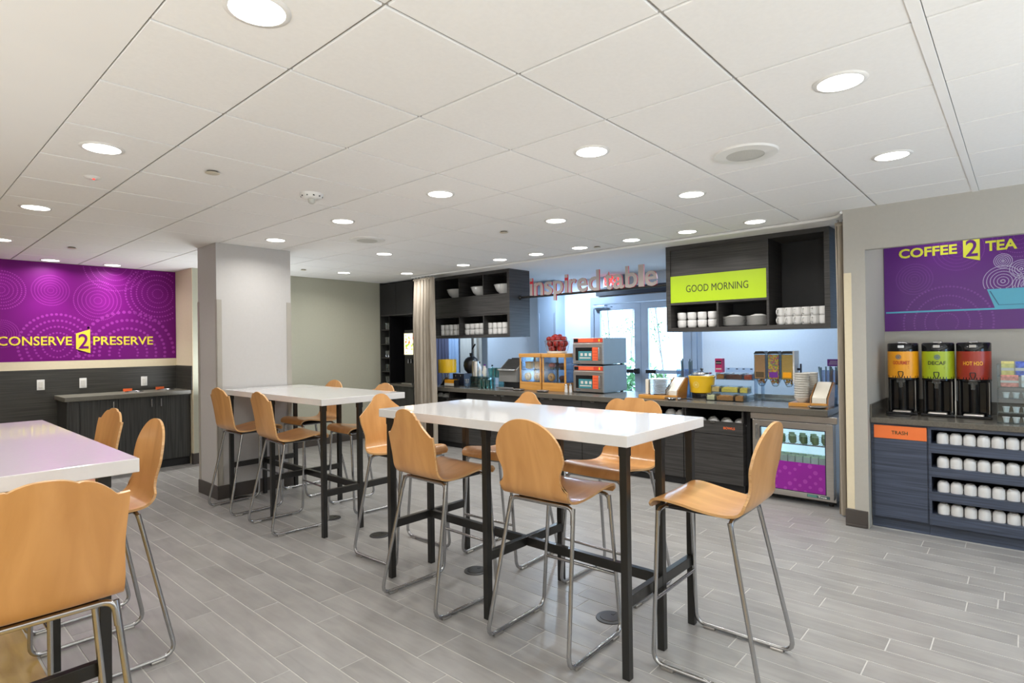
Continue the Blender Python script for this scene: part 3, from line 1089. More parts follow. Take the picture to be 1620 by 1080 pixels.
E_, W_, N_, S_ = -PI / 2, PI / 2, 0.0, PI
stool('balloon', 2.30, 1.795, E_ + 0.04, 'bar stool with round balloon back, at near side of the middle table')
stool('crown', 2.24, 2.61, E_ - 0.02, 'bar stool with stepped crown back, at near side of the middle table')
stool('balloon', 2.645, 1.06, N_ + 0.02, 'bar stool with round back at right end of the middle table, before the cooler')
stool('bell', 2.545, 3.37, S_ + 0.03, 'bar stool with bell-shaped back at left end of the middle table')
stool('bell', 3.03, 2.75, W_ + 0.05, 'bar stool with domed back at far side of the middle table, left one')
stool('cloud', 3.05, 1.89, W_ - 0.02, 'bar stool with three-lobed cloud back at far side of the middle table')
stool('wave', 2.32, 5.46, E_, 'bar stool with wavy back beside the column corner')
stool('wave', 2.32, 4.63, E_ - 0.06, 'bar stool with wavy back at near side of the column table, right one')
stool('balloon', 3.08, 5.53, W_, 'bar stool with round back at far side of column table, before the olive wall')
stool('wave', 3.07, 4.62, W_ - 0.08, 'bar stool with scalloped back at far side of column table, before the black shelving')
stool('wave', 0.315, 2.235, N_ - 0.02, 'large foreground bar stool seen from behind at the left-hand table')
stool('balloon', 0.735, 3.33, W_, 'bar stool with round back at right side of the left-hand table')
stool('wave', 0.745, 4.13, W_ + 0.05, 'bar stool with scalloped back, far right side of the left-hand table')

# ---- round power boxes set into the floor
def floor_box(x, y, label, first=[None]):
    if first[0] is None:
        t = thing('floor_box', label, 'floor outlet', (x, y, 0), 0, 'round floor outlet covers')
        MB().lathe([(0.078, 0.0), (0.076, 0.004), (0.062, 0.006)], n=32).build('cover_ring', M['disc'], t)
        MB().lathe([(0.056, 0.006), (0.054, 0.009), (0.001, 0.009)], n=32, cap=False).build('lid', M['steel_black'], t)
        MB().box(0.02, -0.008, 0.008, 0.042, 0.008, 0.011, 0.001).build('latch', M['black'], t)
        first[0] = t
        return t
    return dup(first[0], (x, y, 0), 0, label)


floor_box(2.655, 1.69, 'round dark floor outlet cover by the front leg of the middle table')
floor_box(2.640, 2.71, 'round dark floor outlet cover under the middle of the middle table')
floor_box(2.652, 3.80, 'round dark floor outlet cover between the two middle tables')
floor_box(2.650, 4.50, 'round dark floor outlet cover under right end of the column table')
floor_box(2.44, 5.80, 'round dark floor outlet cover at the foot of the column')

# ================================================================== LEFT ALCOVE: MURAL, CABINETS
def dots_ring(mb, cx, cz, rmax, rings, dot, y, front='y', n=7, k=None, clip=None, solid=0):
    """concentric rings of small discs on a plane (thin, standing 1 mm proud)"""
    for q in range(rings):
        r = rmax * (q + 1) / rings
        d = dot * (0.55 + 0.45 * (q + 1) / rings)
        m = max(6, int(2 * PI * r / (d * 2.9)))
        for i in range(m):
            t = 2 * PI * i / m
            x, z = cx + r * math.cos(t), cz + r * math.sin(t)
            if clip and not (clip[0] + d < x < clip[2] - d and clip[1] + d < z < clip[3] - d): continue
            ring = [(x + d * math.cos(2 * PI * p / n), y, z + d * math.sin(2 * PI * p / n)) for p in range(n)]
            mb.add(ring, [tuple(range(n))], k)


def two_icon(parent, u0, v0l, v0r, u1, v1l, v1r, y, m1, m2):
    """slanted plate with a 2 on it"""
    pl = MB().prism([(u0, v0l), (u1, v0r), (u1, v1r), (u0, v1l)], y - 0.004, y, 'xz').build('numeral_plate', m1, parent)
    w = u1 - u0
    mb = MB()
    text(mb, '2', u0 + w * .16, max(v0l, v0r) + (v1l - v0l) * .02, u1 - w * .12, min(v1l, v1r) - (v1l - v0l) * .02, y - 0.004, 0.002, 0.012)
    mb.build('numeral', m2, pl)


t = thing('mural', 'purple wall mural with dotted circles reading CONSERVE 2 PRESERVE', 'mural', (0, 8.568, 1.362))
o8, z8 = 8.568, 1.362
box('mural_panel', M['purple'], t, -3.15, -0.004, 0.0, 2.742, 0.002, CZ - z8 - 0.002)
mb = MB()
clip = (-3.1, 0.005, 2.735, CZ - z8 - .01)
for cx, cz, r, n, d in ((1.407, 2.197, .178, 6, .0052), (1.869, 2.098, .245, 6, .007), (.965, 2.177, .215, 6, .008), (1.47, 1.55, .365, 5, .0155), (2.19, 1.445, .52, 5, .021), (.965, 1.682, .155, 7, .0055),
                        (2.527, 2.218, .365, 6, .012), (.40, 1.5, .4, 5, .017), (.3, 2.1, .3, 6, .01), (-.4, 1.9, .4, 6, .013), (-1.2, 1.7, .45, 6, .015), (-2, 2, .4, 6, .014), (2.05, 2.56, .33, 5, .008)):
    dots_ring(mb, cx, cz - z8, r, n, d, -0.0052, clip=clip)
tag(mb.build('dot_print', M['purple_dot'], t, smooth=False), kind='stuff')
mb = MB(); text(mb, 'CONSERVE', 0.930, 1.547 - z8, 1.604, 1.652 - z8, -0.004, 0.003, 0.012); mb.build('lettering', M['yellow'], t)
mb = MB(); text(mb, 'PRESERVE', 1.817, 1.546 - z8, 2.467, 1.654 - z8, -0.004, 0.003, 0.012); mb.build('lettering', M['yellow'], t)
two_icon(t, 1.645, 1.501 - z8, 1.448 - z8, 1.786, 1.688 - z8, 1.741 - z8, -0.004, M['yellow'], M['purple'])


def outlet(x, z, label):
    t = thing('wall_outlet', label, 'outlet', (x, 8.56, z), 0, 'white wall outlets')
    MB().box(-0.036, -0.006, -0.060, 0.036, 0, 0.060, 0.004).build('plate', M['white_pl'], t)
    MB().box(-0.020, -0.010, -0.036, 0.020, -0.004, 0.036, 0.003).build('socket', M['porc2'], t)


outlet(1.306, 1.087, 'white wall outlet left of the low cabinets, on dark panelling')
outlet(1.709, 1.086, 'white wall outlet above the left end of the alcove countertop')
outlet(2.359, 1.072, 'white wall outlet above the middle of the alcove countertop')

# low cabinets of the alcove: one fixed run with three doors
t = thing('low_cabinet', 'charcoal low cabinet run with three doors under the purple mural', 'cabinet', (2.12, 8.30, 0))
def lx(a): return a - 2.12
def ly(a): return a - 8.30
mb = MB().box(lx(1.455), ly(8.05), 0.10, lx(1.475), ly(8.556), 0.905).box(lx(1.475), ly(8.066), 0.10, lx(2.732), ly(8.556), 0.905)
mb.build('carcass', M['lam_v'], t)
box('toe_kick', M['black_in'], t, lx(1.48), ly(8.075), 0, lx(2.732), ly(8.5), 0.10)
box('filler_strip', M['lam_v'], t, lx(1.475), ly(8.046), 0.10, lx(1.572), ly(8.066), 0.902, 0.001)
for a, b, hx in ((1.575, 1.948, 1.897), (1.952, 2.335, 2.293), (2.339, 2.732, 2.396)):
    d = box('door', M['lam_v'], t, lx(a), ly(8.046), 0.102, lx(b), ly(8.066), 0.902, 0.001)
    h = MB().box(lx(hx) - .007, ly(8.020), 0.775, lx(hx) + .007, ly(8.030), 0.872, 0.002)
    h.box(lx(hx) - .005, ly(8.028), 0.785, lx(hx) + .005, ly(8.046), 0.795).box(lx(hx) - .005, ly(8.028), 0.853, lx(hx) + .005, ly(8.046), 0.863)
    h.build('handle', M['chrome'], d)
t = thing('alcove_countertop', 'olive-grey countertop slab on the low cabinets in the alcove', 'countertop', (2.1, 8.3, 0.905))
MB().box(1.43 - 2.1, 8.005 - 8.3, 0.0, 2.734 - 2.1, 8.559 - 8.3, 0.050, 0.003).build('slab', M['stone2'], t)
for x, y, lb, lb2 in ((2.195, 8.36, 'round chrome waste chute ring in the middle of the alcove countertop', 'small orange sign behind the left chute ring on the alcove countertop'),
                      (2.56, 8.40, 'round chrome waste chute ring near the right end of the alcove countertop', 'small orange sign behind the right chute ring on the alcove countertop')):
    t = thing('chute_ring', lb, 'chute', (x, y, 0.955), 0, 'waste chute rings')
    MB().lathe([(0.102, 0.0), (0.100, 0.007), (0.084, 0.008), (0.080, 0.002)], n=32, cap=False).build('rim', M['chrome'], t)
    MB().cyl((0, 0, 0.0), 0.081, 0.002, 32).build('hole', M['black_in'], t)
    s = thing('chute_sign', lb2, 'sign', (x - 0.03, 8.525, 0.955), 0, 'orange chute signs')
    MB().box(-0.05, -0.004, 0.0, 0.05, 0.0, 0.034, 0.001).build('plate', M['orange_txt'], s)
    MB().box(-0.05, -0.012, 0.0, 0.05, -0.004, 0.003, 0.001).build('foot', M['orange_txt'], s)

# ================================================================== RIGHT NICHE: COFFEE STATION
# things here face the room: local -y points to -X
def at_x(X, y, z): return (X, y, z)


t = thing('coffee_sign', 'violet wall sign reading COFFEE 2 TEA over the drink dispensers', 'sign', (5.998, 0.91, 1.555), FX)
zz = 1.555
def cu(Y): return 0.91 - Y
box('sign_panel', M['violet'], t, -0.010, -0.006, 0.0, 2.2, 0.0, 2.300 - zz)
mb = MB()
for Y, z, r, n, d in ((.48, 1.62, .30, 4, .0085), (.40, 2.22, .17, 6, .004), (.70, 2.0, .13, 6, .004), (.02, 2.28, .16, 5, .005), (-.6, 1.7, .3, 5, .008), (-.9, 2.1, .3, 5, .008)):
    dots_ring(mb, cu(Y), z - zz, r, n, d, -0.0066, clip=(0, 0.005, 2.19, .74))
tag(mb.build('dot_print', M['violet_dot'], t, smooth=False), kind='stuff')
mb = MB(); text(mb, 'COFFEE', cu(.808), 2.186 - zz, cu(.405), 2.268 - zz, -0.006, 0.003, 0.03); mb.build('lettering', M['lime_y'], t)
mb = MB(); text(mb, 'TEA', cu(.224), 2.184 - zz, cu(.031), 2.266 - zz, -0.006, 0.003, 0.03); mb.build('lettering', M['lime_y'], t)
two_icon(t, cu(.366), 2.151 - zz, 2.115 - zz, cu(.259), 2.292 - zz, 2.296 - zz, -0.006, M['lime_y'], M['violet'])
box('counter_line', M['teal'], t, 0, -0.0075, 1.712 - zz, 2.18, -0.006, 1.726 - zz)
MB().prism([(cu(.172), 1.726 - zz), (1.35, 1.726 - zz), (1.42, 1.877 - zz), (cu(.219), 1.877 - zz)], -0.0075, -0.006).build('bowl_print', M['teal'], t)
MB().prism([(cu(.205), 1.862 - zz), (cu(.150), 1.746 - zz), (1.31, 1.746 - zz), (1.31, 1.750 - zz), (cu(.145), 1.750 - zz), (cu(.196), 1.862 - zz)], -0.0082, -0.0075).build('bowl_outline', M['teal_d'], t)
mb = MB()
for Y, z, r, n in ((.118, 2.096, .056, 5), (.010, 2.022, .070, 5), (.120, 1.935, .122, 6), (-.03, 1.895, .095, 6), (-.15, 2.06, .08, 5)):
    for q in range(n):
        rr = r * (q + .6) / (n - .4)
        m = max(12, int(rr * 2 * PI / .0085))
        for i in range(m):
            a = 2 * PI * i / m
            x, zc = cu(Y) + rr * math.cos(a), z - zz + rr * math.sin(a)
            if zc < 1.880 - zz: continue
            mb.add([(x + .0034 * math.cos(p * PI / 3), -0.0068, zc + .0034 * math.sin(p * PI / 3)) for p in range(6)], [tuple(range(6))])
tag(mb.build('circle_print', M['lav'], t, smooth=False), kind='stuff')

# cabinets under the coffee counter
t = thing('trash_cabinet', 'dark laminate cabinet with an orange TRASH panel under the coffee counter', 'cabinet', (5.60, 0.73, 0), FX)
def ty(Y): return 0.73 - Y
def tx(X): return X - 5.60
box('carcass', M['lam_niche'], t, ty(.922), tx(5.315), 0.085, ty(.552), tx(5.99), 0.828)
box('toe_kick', M['lam_niche'], t, ty(.922), tx(5.335), 0, ty(.552), tx(5.95), 0.085)
d = box('door', M['lam_niche'], t, ty(.899), tx(5.298), 0.095, ty(.559), tx(5.315), 0.708, 0.001)
f = box('sign_panel', M['orange'], t, ty(.899), tx(5.298), 0.711, ty(.559), tx(5.315), 0.812, 0.001)
mb = MB(); text(mb, 'TRASH', ty(.782), 0.746, ty(.677), 0.774, tx(5.298), 0.0015, 0.012); mb.build('lettering', M['dark_txt'], f)

SHZ = [(0.700, 0.803), (0.521, 0.630), (0.338, 0.452), (0.172, 0.272)]
t = thing('mug_cabinet', 'dark laminate cabinet with four open mug shelves under the coffee counter', 'cabinet', (5.60, -0.2, 0), FX)
def ty(Y): return -0.2 - Y
R0 = -1.34
box('side_panel', M['lam_niche'], t, ty(.550), tx(5.305), 0.085, ty(.533), tx(5.99), 0.828)
box('side_panel', M['lam_niche'], t, ty(R0 + .02), tx(5.305), 0.085, ty(R0), tx(5.99), 0.828)
box('back_panel', M['black_in'], t, ty(.533), tx(5.80), 0.085, ty(R0 + .02), tx(5.82), 0.828)
ed = [(0.803, 0.828)] + [(SHZ[i + 1][1], SHZ[i][0]) for i in range(3)] + [(0.090, SHZ[3][0])]
for z0, z1 in ed:
    b = box('shelf', M['lam_niche'], t, ty(.533), tx(5.298), z0, ty(R0 + .02), tx(5.80), z1)
box('toe_kick', M['lam_niche'], t, ty(.550), tx(5.335), 0, ty(R0), tx(5.95), 0.085)

t = thing('coffee_countertop', 'grey-brown countertop of the coffee niche with a low backsplash', 'countertop', (5.6, 0, 0.828), FX)
MB().box(-.922, tx(5.280), 0.0, 1.34, tx(5.998), 0.042, 0.003).build('slab', M['stone'], t)
t = thing('backsplash', 'low grey-brown backsplash around the coffee countertop', 'backsplash', (5.6, 0, 0.870), FX)
MB().box(-.912, tx(5.985), 0.0, 1.34, tx(5.998), 0.1, 0.002).build('rear_strip', M['stone'], t)
MB().box(-.924, tx(5.30), 0.0, -.912, tx(5.998), 0.1, 0.002).build('side_strip', M['stone'], t)
CT = 0.870


def make_mug(name='mug', up=False, h=0.078, r=0.038):
    """straight mug; upside down unless up"""
    t = thing(name, 'x', 'mug', (0, 0, 0))
    if up: pr = [(r * .80, 0), (r * .95, .006), (r, h * .25), (r, h), (r * .90, h), (r * .88, .008)]
    else: pr = [(r * .95, .001), (r * .98, .0), (r, h * .10), (r, h * .60), (r * .97, h * .74), (r * .88, h * .86), (r * .74, h * .93), (r * .68, h * .95), (r * .68, h), (r * .60, h), (r * .58, h - .004)]
    MB().lathe(pr, n=20).build('body', M['porcelain'], t)
    mb = MB()
    mb.tube(fillet([(0, r * .97, h * .80), (0, r * 1.62, h * .76), (0, r * 1.62, h * .26), (0, r * .97, h * .22)], .015, 4), .0048, 6)
    mb.build('handle', M['porcelain'], t)
    return t


mug0 = make_mug()
first = True
for si, (z0, z1) in enumerate(SHZ):
    for k in range(9):
        Y = 0.467 - k * 0.0792
        lb = 'upturned white mug on the %s shelf under the coffee counter, %s from the left' % (['top', 'second', 'third', 'bottom'][si], ordinal(k))
        rz = FX + PI if (k + si) % 3 else FX + 2.4
        if Y < -0.06: continue
        if first:
            mug0.location = (5.36, Y, z0); mug0.rotation_euler.z = rz + PI; mug0['label'] = lb; mug0['group'] = 'upturned mugs under the coffee counter'
            first = False
        else:
            dup(mug0, (5.36, Y, z0), rz + PI, lb, 'upturned mugs under the coffee counter')


# drink dispensers
def dispenser(Y, m, word, wm, label, icon):
    t = thing('drink_dispenser', label, 'dispenser', (5.70, Y, CT), FX, 'insulated drink dispensers')
    MB().box(-.108, -.115, 0, .108, .13, .022, .006).build('base', M['black_gloss'], t)
    mb = MB()
    mb.box(-.062, -.112, .020, .062, -.045, .030, .004)
    for i in range(7): mb.box(-.058, -.108 + .009 * i, .030, .058, -.104 + .009 * i, .033)
    mb.build('drip_tray', M['steel'], t)
    for sx in (-1, 1):
        MB().lathe([(.013, .02), (.013, .30)], (sx * .085, -.05, 0), 12).build('support_leg', M['black_gloss'], t)
    MB().box(-.102, .00, .02, .102, .12, .30, .02).lathe([(.034, .02), (.034, .29)], (0, -.01, 0), 20).build('rear_stand', M['black_gloss'], t)
    MB().lathe([(.090, .275), (.107, .285), (.107, .315)], n=32).build('collar', M['black_gloss'], t)
    w = MB().lathe([(.107, .300), (.107, .515)], n=40).build('wrap', m, t)
    MB().lathe([(.1075, .515), (.108, .575), (.100, .582), (.03, .584)], n=36).build('lid', M['black_gloss'], t)
    MB().box(-.022, -.112, .543, .022, -.104, .566, .002).box(-.03, -.06, .578, .03, .03, .594, .005).build('lid_clasp', M['chrome'], t)
    # curved lettering and emblem
    if word:
        mb = MB()
        wd = .120 if word != 'HOT H2O' else .125
        text(mb, word, -wd / 2, .408, wd / 2, .438, 0, .002, .02)
        mb.v = [(.1075 * math.sin(x / .1075), -math.sqrt(max(1e-6, .1075 ** 2 - (.1075 * math.sin(x / .1075)) ** 2)) + y, z) for x, y, z in mb.v]
        mb.build('lettering', wm, w)
    if icon:
        mb = MB()
        for r0, r1, kk in ((.020, .017, 0), (.015, .011, 0), (.008, .0005, 0)):
            mb.lathe([(r0, -.0015), (r1, -.0015)], (icon, -.1065, .47), 20, 'y', cap=False)
        mb.v = [(x, -math.sqrt(.1085 ** 2 - x * x), z) for x, y, z in mb.v]
        mb.build('emblem', M['slate'], w)
        mb = MB()
        for i in range(3): mb.box(-.05, -.003, .393 - i * .008, .05, 0, .396 - i * .008)
        mb.v = [(x, -math.sqrt(.1083 ** 2 - x * x) + y * .2, z) for x, y, z in mb.v]
        mb.build('small_print', wm, w)
    tp = MB().box(-.028, -.150, .262, .028, -.095, .300, .006).box(-.013, -.142, .225, .013, -.118, .265, .004)
    tp.build('tap', M['acrylic'], t)
    mb = MB()
    mb.tube(fillet([(-.016, -.135, .352), (-.016, -.130, .330), (-.004, -.128, .300), (.004, -.128, .300), (.016, -.130, .330), (.016, -.135, .352), (-.016, -.135, .352)], .006, 3), .0035, 6)
    mb.build('tap_handle', M['black'], t)
    MB().tube([(.094, -.103, .04), (.094, -.103, .28)], .003, 6).build('sight_tube', M['chrome'], t)
    return t


dispenser(.752, M['disp_o'], 'GOURMET', M['red_txt'], 'tall black drink dispenser with an orange wrap reading GOURMET', -.018)
dispenser(.518, M['disp_g'], 'DECAF', M['dark_txt'], 'tall black drink dispenser with a lime green wrap reading DECAF', .004)
dispenser(.295, M['disp_r'], 'HOT H2O', M['yel_txt'], 'tall black drink dispenser with a dark red wrap reading HOT H2O', 0)
t = thing('stir_stick', 'white wooden stirrer standing between the green and red dispensers', 'stirrer', (5.66, .408, CT))
MB().lathe([(.004, 0), (.005, .12), (.003, .13), (.003, .30)], n=10).build('stick', M['porc2'], t)
t = thing('tray_mat', 'dark oval tray mat in front of the orange dispenser', 'mat', (5.50, .76, CT))
MB().lathe([(.085, 0), (.085, .004), (.07, .005)], n=28).build('mat', M['black'], t)

# condiment rack
t = thing('condiment_rack', 'clear tiered condiment rack on the coffee counter at right edge', 'rack', (5.60, -0.03, CT), FX)
tiers = [(5.46, .000, .045), (5.50, .070, .135), (5.53, .172, .235), (5.57, .250, .335), (5.61, .330, .425)]
for i, (X, z0, z1) in enumerate(tiers):
    y = X - 5.60
    MB().box(-.18, y - .055, z0, .20, y - .049, z1, .001).box(-.18, y - .055, z0, .20, y + .05, z0 + .005, .001).build('tray', M['acrylic'], t)
for sx in (-.184, .200):
    MB().box(sx, -.20, 0, sx + .005, .07, .06).box(sx, -.14, .06, sx + .005, .07, .24).box(sx, -.09, .24, sx + .005, .07, .42).build('side_panel', M['acrylic'], t)
def packet(name, m, u, X, z, w, h, d, label, group=None):
    q = thing(name, label, 'packet', (X, -0.03 - u, CT + z), FX, group)
    MB().box(-w / 2, -d / 2, 0, w / 2, d / 2, h, .003).build('sachets', m, q)
    box('print_band', M['porc2'], q, -w / 2 - .0005, -d / 2 - .0005, h * .35, w / 2 + .0005, d / 2 + .0005, h * .55)
for u, m, nm in ((-.125, M['packet_y'], 'yellow'), (-.045, M['packet_b'], 'blue'), (.04, M['packet_o'], 'orange')):
    packet('sugar_packets', m, u, 5.61, .336, .072, .105, .05, '%s sugar packets on the top tier of the condiment rack' % nm)
for u, m, nm in ((-.115, M['packet_p'], 'pink'), (.0, M['packet_w'], 'white')):
    packet('sugar_packets', m, u, 5.57, .256, .10, .085, .05, '%s sugar packets on the second tier of the condiment rack' % nm)
for q, (X, z, nm) in enumerate(((5.53, .178, 'third'), (5.50, .076, 'fourth'), (5.46, .006, 'bottom'))):
    for k in range(5):
        c = thing('creamer_cup', 'small pale creamer cup on the %s tier of the condiment rack, %s from left' % (nm, ordinal(k)), 'cup', (X, -0.03 + .135 - k * .055, CT + z), 0, 'creamer cups in the condiment rack')
        MB().lathe([(.014, 0), (.019, .035), (.022, .036)], n=12).build('cup', M['packet_w'], c)
        MB().lathe([(.022, .036), (.022, .039)], n=12).build('lid', M['packet_w'], c)

# ================================================================== BUFFET: BASE CABINETS, COUNTER, COOLER
BX = 5.60            # reference plane of the buffet fronts
BT = 0.868           # counter top
def bx(X): return X - BX


def base_unit(Y1, Y0, style, label, handles=()):
    """unit from Y1 (left as seen) to Y0; local x runs to the right"""
    c = (Y1 + Y0) / 2
    w = (Y1 - Y0) / 2 - 0.002
    t = thing('base_cabinet', label, 'cabinet', (BX, c, 0), FX, 'charcoal buffet base cabinets')
    box('toe_kick', M['black_in'], t, -w, bx(5.655), 0, w, bx(6.42), 0.075)
    mb = MB()
    mb.box(-w, bx(5.635), 0.075, -w + .018, bx(6.44), 0.810)
    mb.build('side_panel', M['lam_h'], t)
    box('side_panel', M['lam_h'], t, w - .018, bx(5.635), 0.075, w, bx(6.44), 0.810)
    box('back_panel', M['black_in'], t, -w + .018, bx(6.42), 0.075, w - .018, bx(6.44), 0.810)
    box('deck', M['black_in'], t, -w + .018, bx(5.66), 0.075, w - .018, bx(6.42), 0.095)
    def front(name, x0, x1, z0, z1, tab=()):
        d = box(name, M['lam_h'], t, x0, bx(5.615), z0, x1, bx(5.634), z1, 0.001)
        for u in tab:
            MB().box(u - .024, bx(5.595), z1 - .003, u + .024, bx(5.634), z1 + .002, .001).box(u - .024, bx(5.595), z1 - .012, u + .024, bx(5.597), z1 + .002).build('tab_pull', M['chrome'], d)
        return d
    if style == 'bowls':
        box('shelf', M['lam_h'], t, -w + .018, bx(5.64), 0.640, w - .018, bx(6.40), 0.652)
        d = front('drawer', -w, w, 0.562, 0.690, (0.01,))
        mb = MB(); text(mb, 'BOWLS', 2.345 - 2.232, 0.618, 2.345 - 2.119, 0.642, bx(5.615), .0015, .02); mb.build('lettering', M['orange_txt'], d)
        front('door', -w, w, 0.080, 0.556, (-w + .06,))
    elif style == 'slots':
        box('divider', M['lam_h'], t, -.01, bx(5.635), 0.62, .01, bx(6.40), 0.810)
        box('shelf', M['lam_h'], t, -w + .018, bx(5.62), 0.700, w - .018, bx(6.40), 0.716)
        front('door', -w, -.002, 0.080, 0.698, (-.05,))
        front('door', .002, w, 0.080, 0.698, (.05,))
    else:
        front('drawer', -w, w, 0.640, 0.805, handles)
        front('door', -w, -.002, 0.080, 0.634, (-.05,))
        front('door', .002, w, 0.080, 0.634, (.05,))
    return t


base_unit(2.65, 2.04, 'bowls', 'charcoal base cabinet with an orange BOWLS drawer and open bowl slot')
base_unit(3.29, 2.655, 'slots', 'charcoal base cabinet with open slots just left of the BOWLS unit')
base_unit(3.93, 3.295, 'drawer', 'charcoal base cabinet below the stacked plates, behind the cloud-back stool', (-.15, .15))
base_unit(4.58, 3.935, 'drawer', 'charcoal base cabinet below the two microwave ovens', (-.26, -.12))
base_unit(5.24, 4.585, 'drawer', 'charcoal base cabinet below the left pastry case', (-.28,))
base_unit(5.90, 5.245, 'drawer', 'charcoal base cabinet below the toaster', (.25,))
base_unit(6.68, 5.905, 'slots', 'charcoal base cabinet with open slots at left end of the buffet')
t = thing('end_panel', 'black filler panel between the BOWLS cabinet and the glass-door cooler', 'panel', (BX, 1.96, 0), FX)
MB().box(-.078, bx(5.70), 0, -.04, bx(6.44), .810).box(-.04, bx(5.78), 0, 0.004, bx(5.80), .810).build('panel', M['black_in'], t)

t = thing('buffet_countertop', 'long grey-brown buffet countertop in front of the glass doors', 'countertop', (BX, 4.0, 0.811), FX)
MB().box(4.0 - 6.74, bx(5.575), 0, 4.0 - 1.292, bx(6.46), BT - 0.811, .004).build('slab', M['stone'], t)
t = thing('back_ledge', 'low steel ledge along the back of the countertop behind the cereal dispensers', 'ledge', (BX, 4.0, BT), FX)
MB().box(4.0 - 2.2, bx(6.43), 0, 4.0 - 1.30, bx(6.455), .045, .002).build('rail', M['steel'], t)
MB().box(4.0 - 2.2, bx(6.415), 0, 4.0 - 1.30, bx(6.43), .004).build('foot', M['steel'], t)

# bowls in the open slots
bowl0 = None
def slot_bowl(Y, X, z, label, group, r=.062, up=False):
    global bowl0
    if bowl0 is None:
        bowl0 = thing('bowl', label, 'bowl', (X, Y, z), 0, group)
        MB().lathe([(.062, 0), (.060, .012), (.048, .034), (.032, .046), (.030, .050), (.028, .050), (.027, .046)], n=24).build('body', M['porcelain'], bowl0)
        MB().lathe([(.0635, 0.0), (.0635, .004), (.061, .006)], n=24, cap=False).build('rim', M['porcelain'], bowl0)
        return bowl0
    return dup(bowl0, (X, Y, z), 0, label, group)
for k, Y in enumerate((2.50, 2.365, 2.225, 2.10)):
    slot_bowl(Y, 5.72, .652, 'upturned white bowl in the BOWLS slot, %s from the left' % ordinal(k), 'upturned bowls in the BOWLS slot')
for k, (Y, X) in enumerate(((2.43, 5.85), (2.29, 5.85), (2.15, 5.85))):
    slot_bowl(Y, X, .652, 'upturned white bowl in the back row of the BOWLS slot, %s from left' % ordinal(k), 'upturned bowls in the BOWLS slot')
for k, Y in enumerate((6.60, 6.47, 6.36)):
    slot_bowl(Y, 5.74, .716, 'upturned white bowl in the far left open slot, %s from the left' % ordinal(k), 'upturned bowls in the far left slot')
for k, Y in enumerate((3.2, 3.06, 2.85, 2.73)):
    slot_bowl(Y, 5.74, .716, 'upturned white bowl in the slots left of the BOWLS unit, %s from left' % ordinal(k), 'upturned bowls left of the BOWLS slot')

# under-counter cooler
t = thing('glass_door_cooler', 'stainless under-counter cooler with glass door and purple dotted decal', 'refrigerator', (BX, 1.60, 0), FX)
def cy(Y): return 1.60 - Y
l, r_ = cy(1.95), cy(1.255)
mb = MB().box(l, bx(5.67), .045, l + .03, bx(6.30), .735).box(r_ - .03, bx(5.67), .045, r_, bx(6.30), .735).box(l + .03, bx(5.67), .045, r_ - .03, bx(6.30), .085).box(l + .03, bx(6.27), .085, r_ - .03, bx(6.30), .735).box(l + .03, bx(5.67), .70, r_ - .03, bx(6.27), .735)
mb.build('cabinet', M['steel'], t)
MB().box(l + .032, bx(6.255), .09, r_ - .032, bx(6.268), .69).box(l + .032, bx(5.70), .09, l + .036, bx(6.255), .69).box(r_ - .036, bx(5.70), .09, r_ - .032, bx(6.255), .69).build('liner', M['liner_glow'], t)
MB().box(cy(1.96), bx(5.592), .750, cy(1.222), bx(6.30), .808, .003).build('top_panel', M['steel'], t)
mb = MB()
dl, dr, dz0, dz1 = cy(1.945), cy(1.258), .078, .742
gl, gr_, gz0, gz1 = cy(1.880), cy(1.317), .112, .683
mb.box(dl, bx(5.60), dz0, gl, bx(5.665), dz1, .002).box(gr_, bx(5.60), dz0, dr, bx(5.665), dz1, .002).box(gl, bx(5.60), dz0, gr_, bx(5.665), gz0, .002).box(gl, bx(5.60), gz1, gr_, bx(5.665), dz1, .002)
door = mb.build('door', M['steel'], t)
box('pane', M['glass'], door, gl, bx(5.612), gz0, gr_, bx(5.618), gz1)
gk = MB().box(gl, bx(5.604), gz0, gl + .008, bx(5.611), gz1).box(gr_ - .008, bx(5.604), gz0, gr_, bx(5.611), gz1).box(gl, bx(5.604), gz1 - .008, gr_, bx(5.611), gz1).box(gl, bx(5.604), gz0, gr_, bx(5.611), gz0 + .006)
gk.build('gasket', M['navy'], door)
dc = box('decal', M['magenta'], door, gl + .008, bx(5.607), gz0 + .006, gr_ - .008, bx(5.6115), .378)
mb = MB()
rnd = random.Random(4)
def discs(mb, cx, cz, r):
    mb.add([(cx + r * math.cos(2 * PI * p / 14), bx(5.6065), cz + r * math.sin(2 * PI * p / 14)) for p in range(14)], [tuple(range(14))])
for i in range(7):
    for j in range(6):
        x = gl + .05 + i * .085 + (j % 2) * .04
        z = gz0 + .03 + j * .047 - i * .006
        if x < gr_ - .03 and z < .36 and (i * 3 + j * 2) % 5 != 0: discs(mb, x, z, .014 if (i + j) % 3 else .019)
tag(mb.build('dot_print', M['magenta_dot'], door, smooth=False), kind='stuff')
MB().box(cy(1.905) - .008, bx(5.578), .56, cy(1.905) + .008, bx(5.590), .70, .003).box(cy(1.905) - .006, bx(5.588), .57, cy(1.905) + .006, bx(5.601), .585).box(cy(1.905) - .006, bx(5.588), .675, cy(1.905) + .006, bx(5.601), .69).build('handle', M['chrome'], door)
bd = box('badge', M['badge'], door, cy(1.475), bx(5.597), .060 + .022, cy(1.290), bx(5.600), .087 + .020, .001)
MB().box(cy(1.47), bx(5.596), .085, cy(1.395), bx(5.597), .104).build('badge_field', M['badge_g'], bd)
mb = MB(); text(mb, 'True', cy(1.385), .087, cy(1.315), .103, bx(5.597), .001, .03); mb.build('lettering', M['white_pl'], bd)
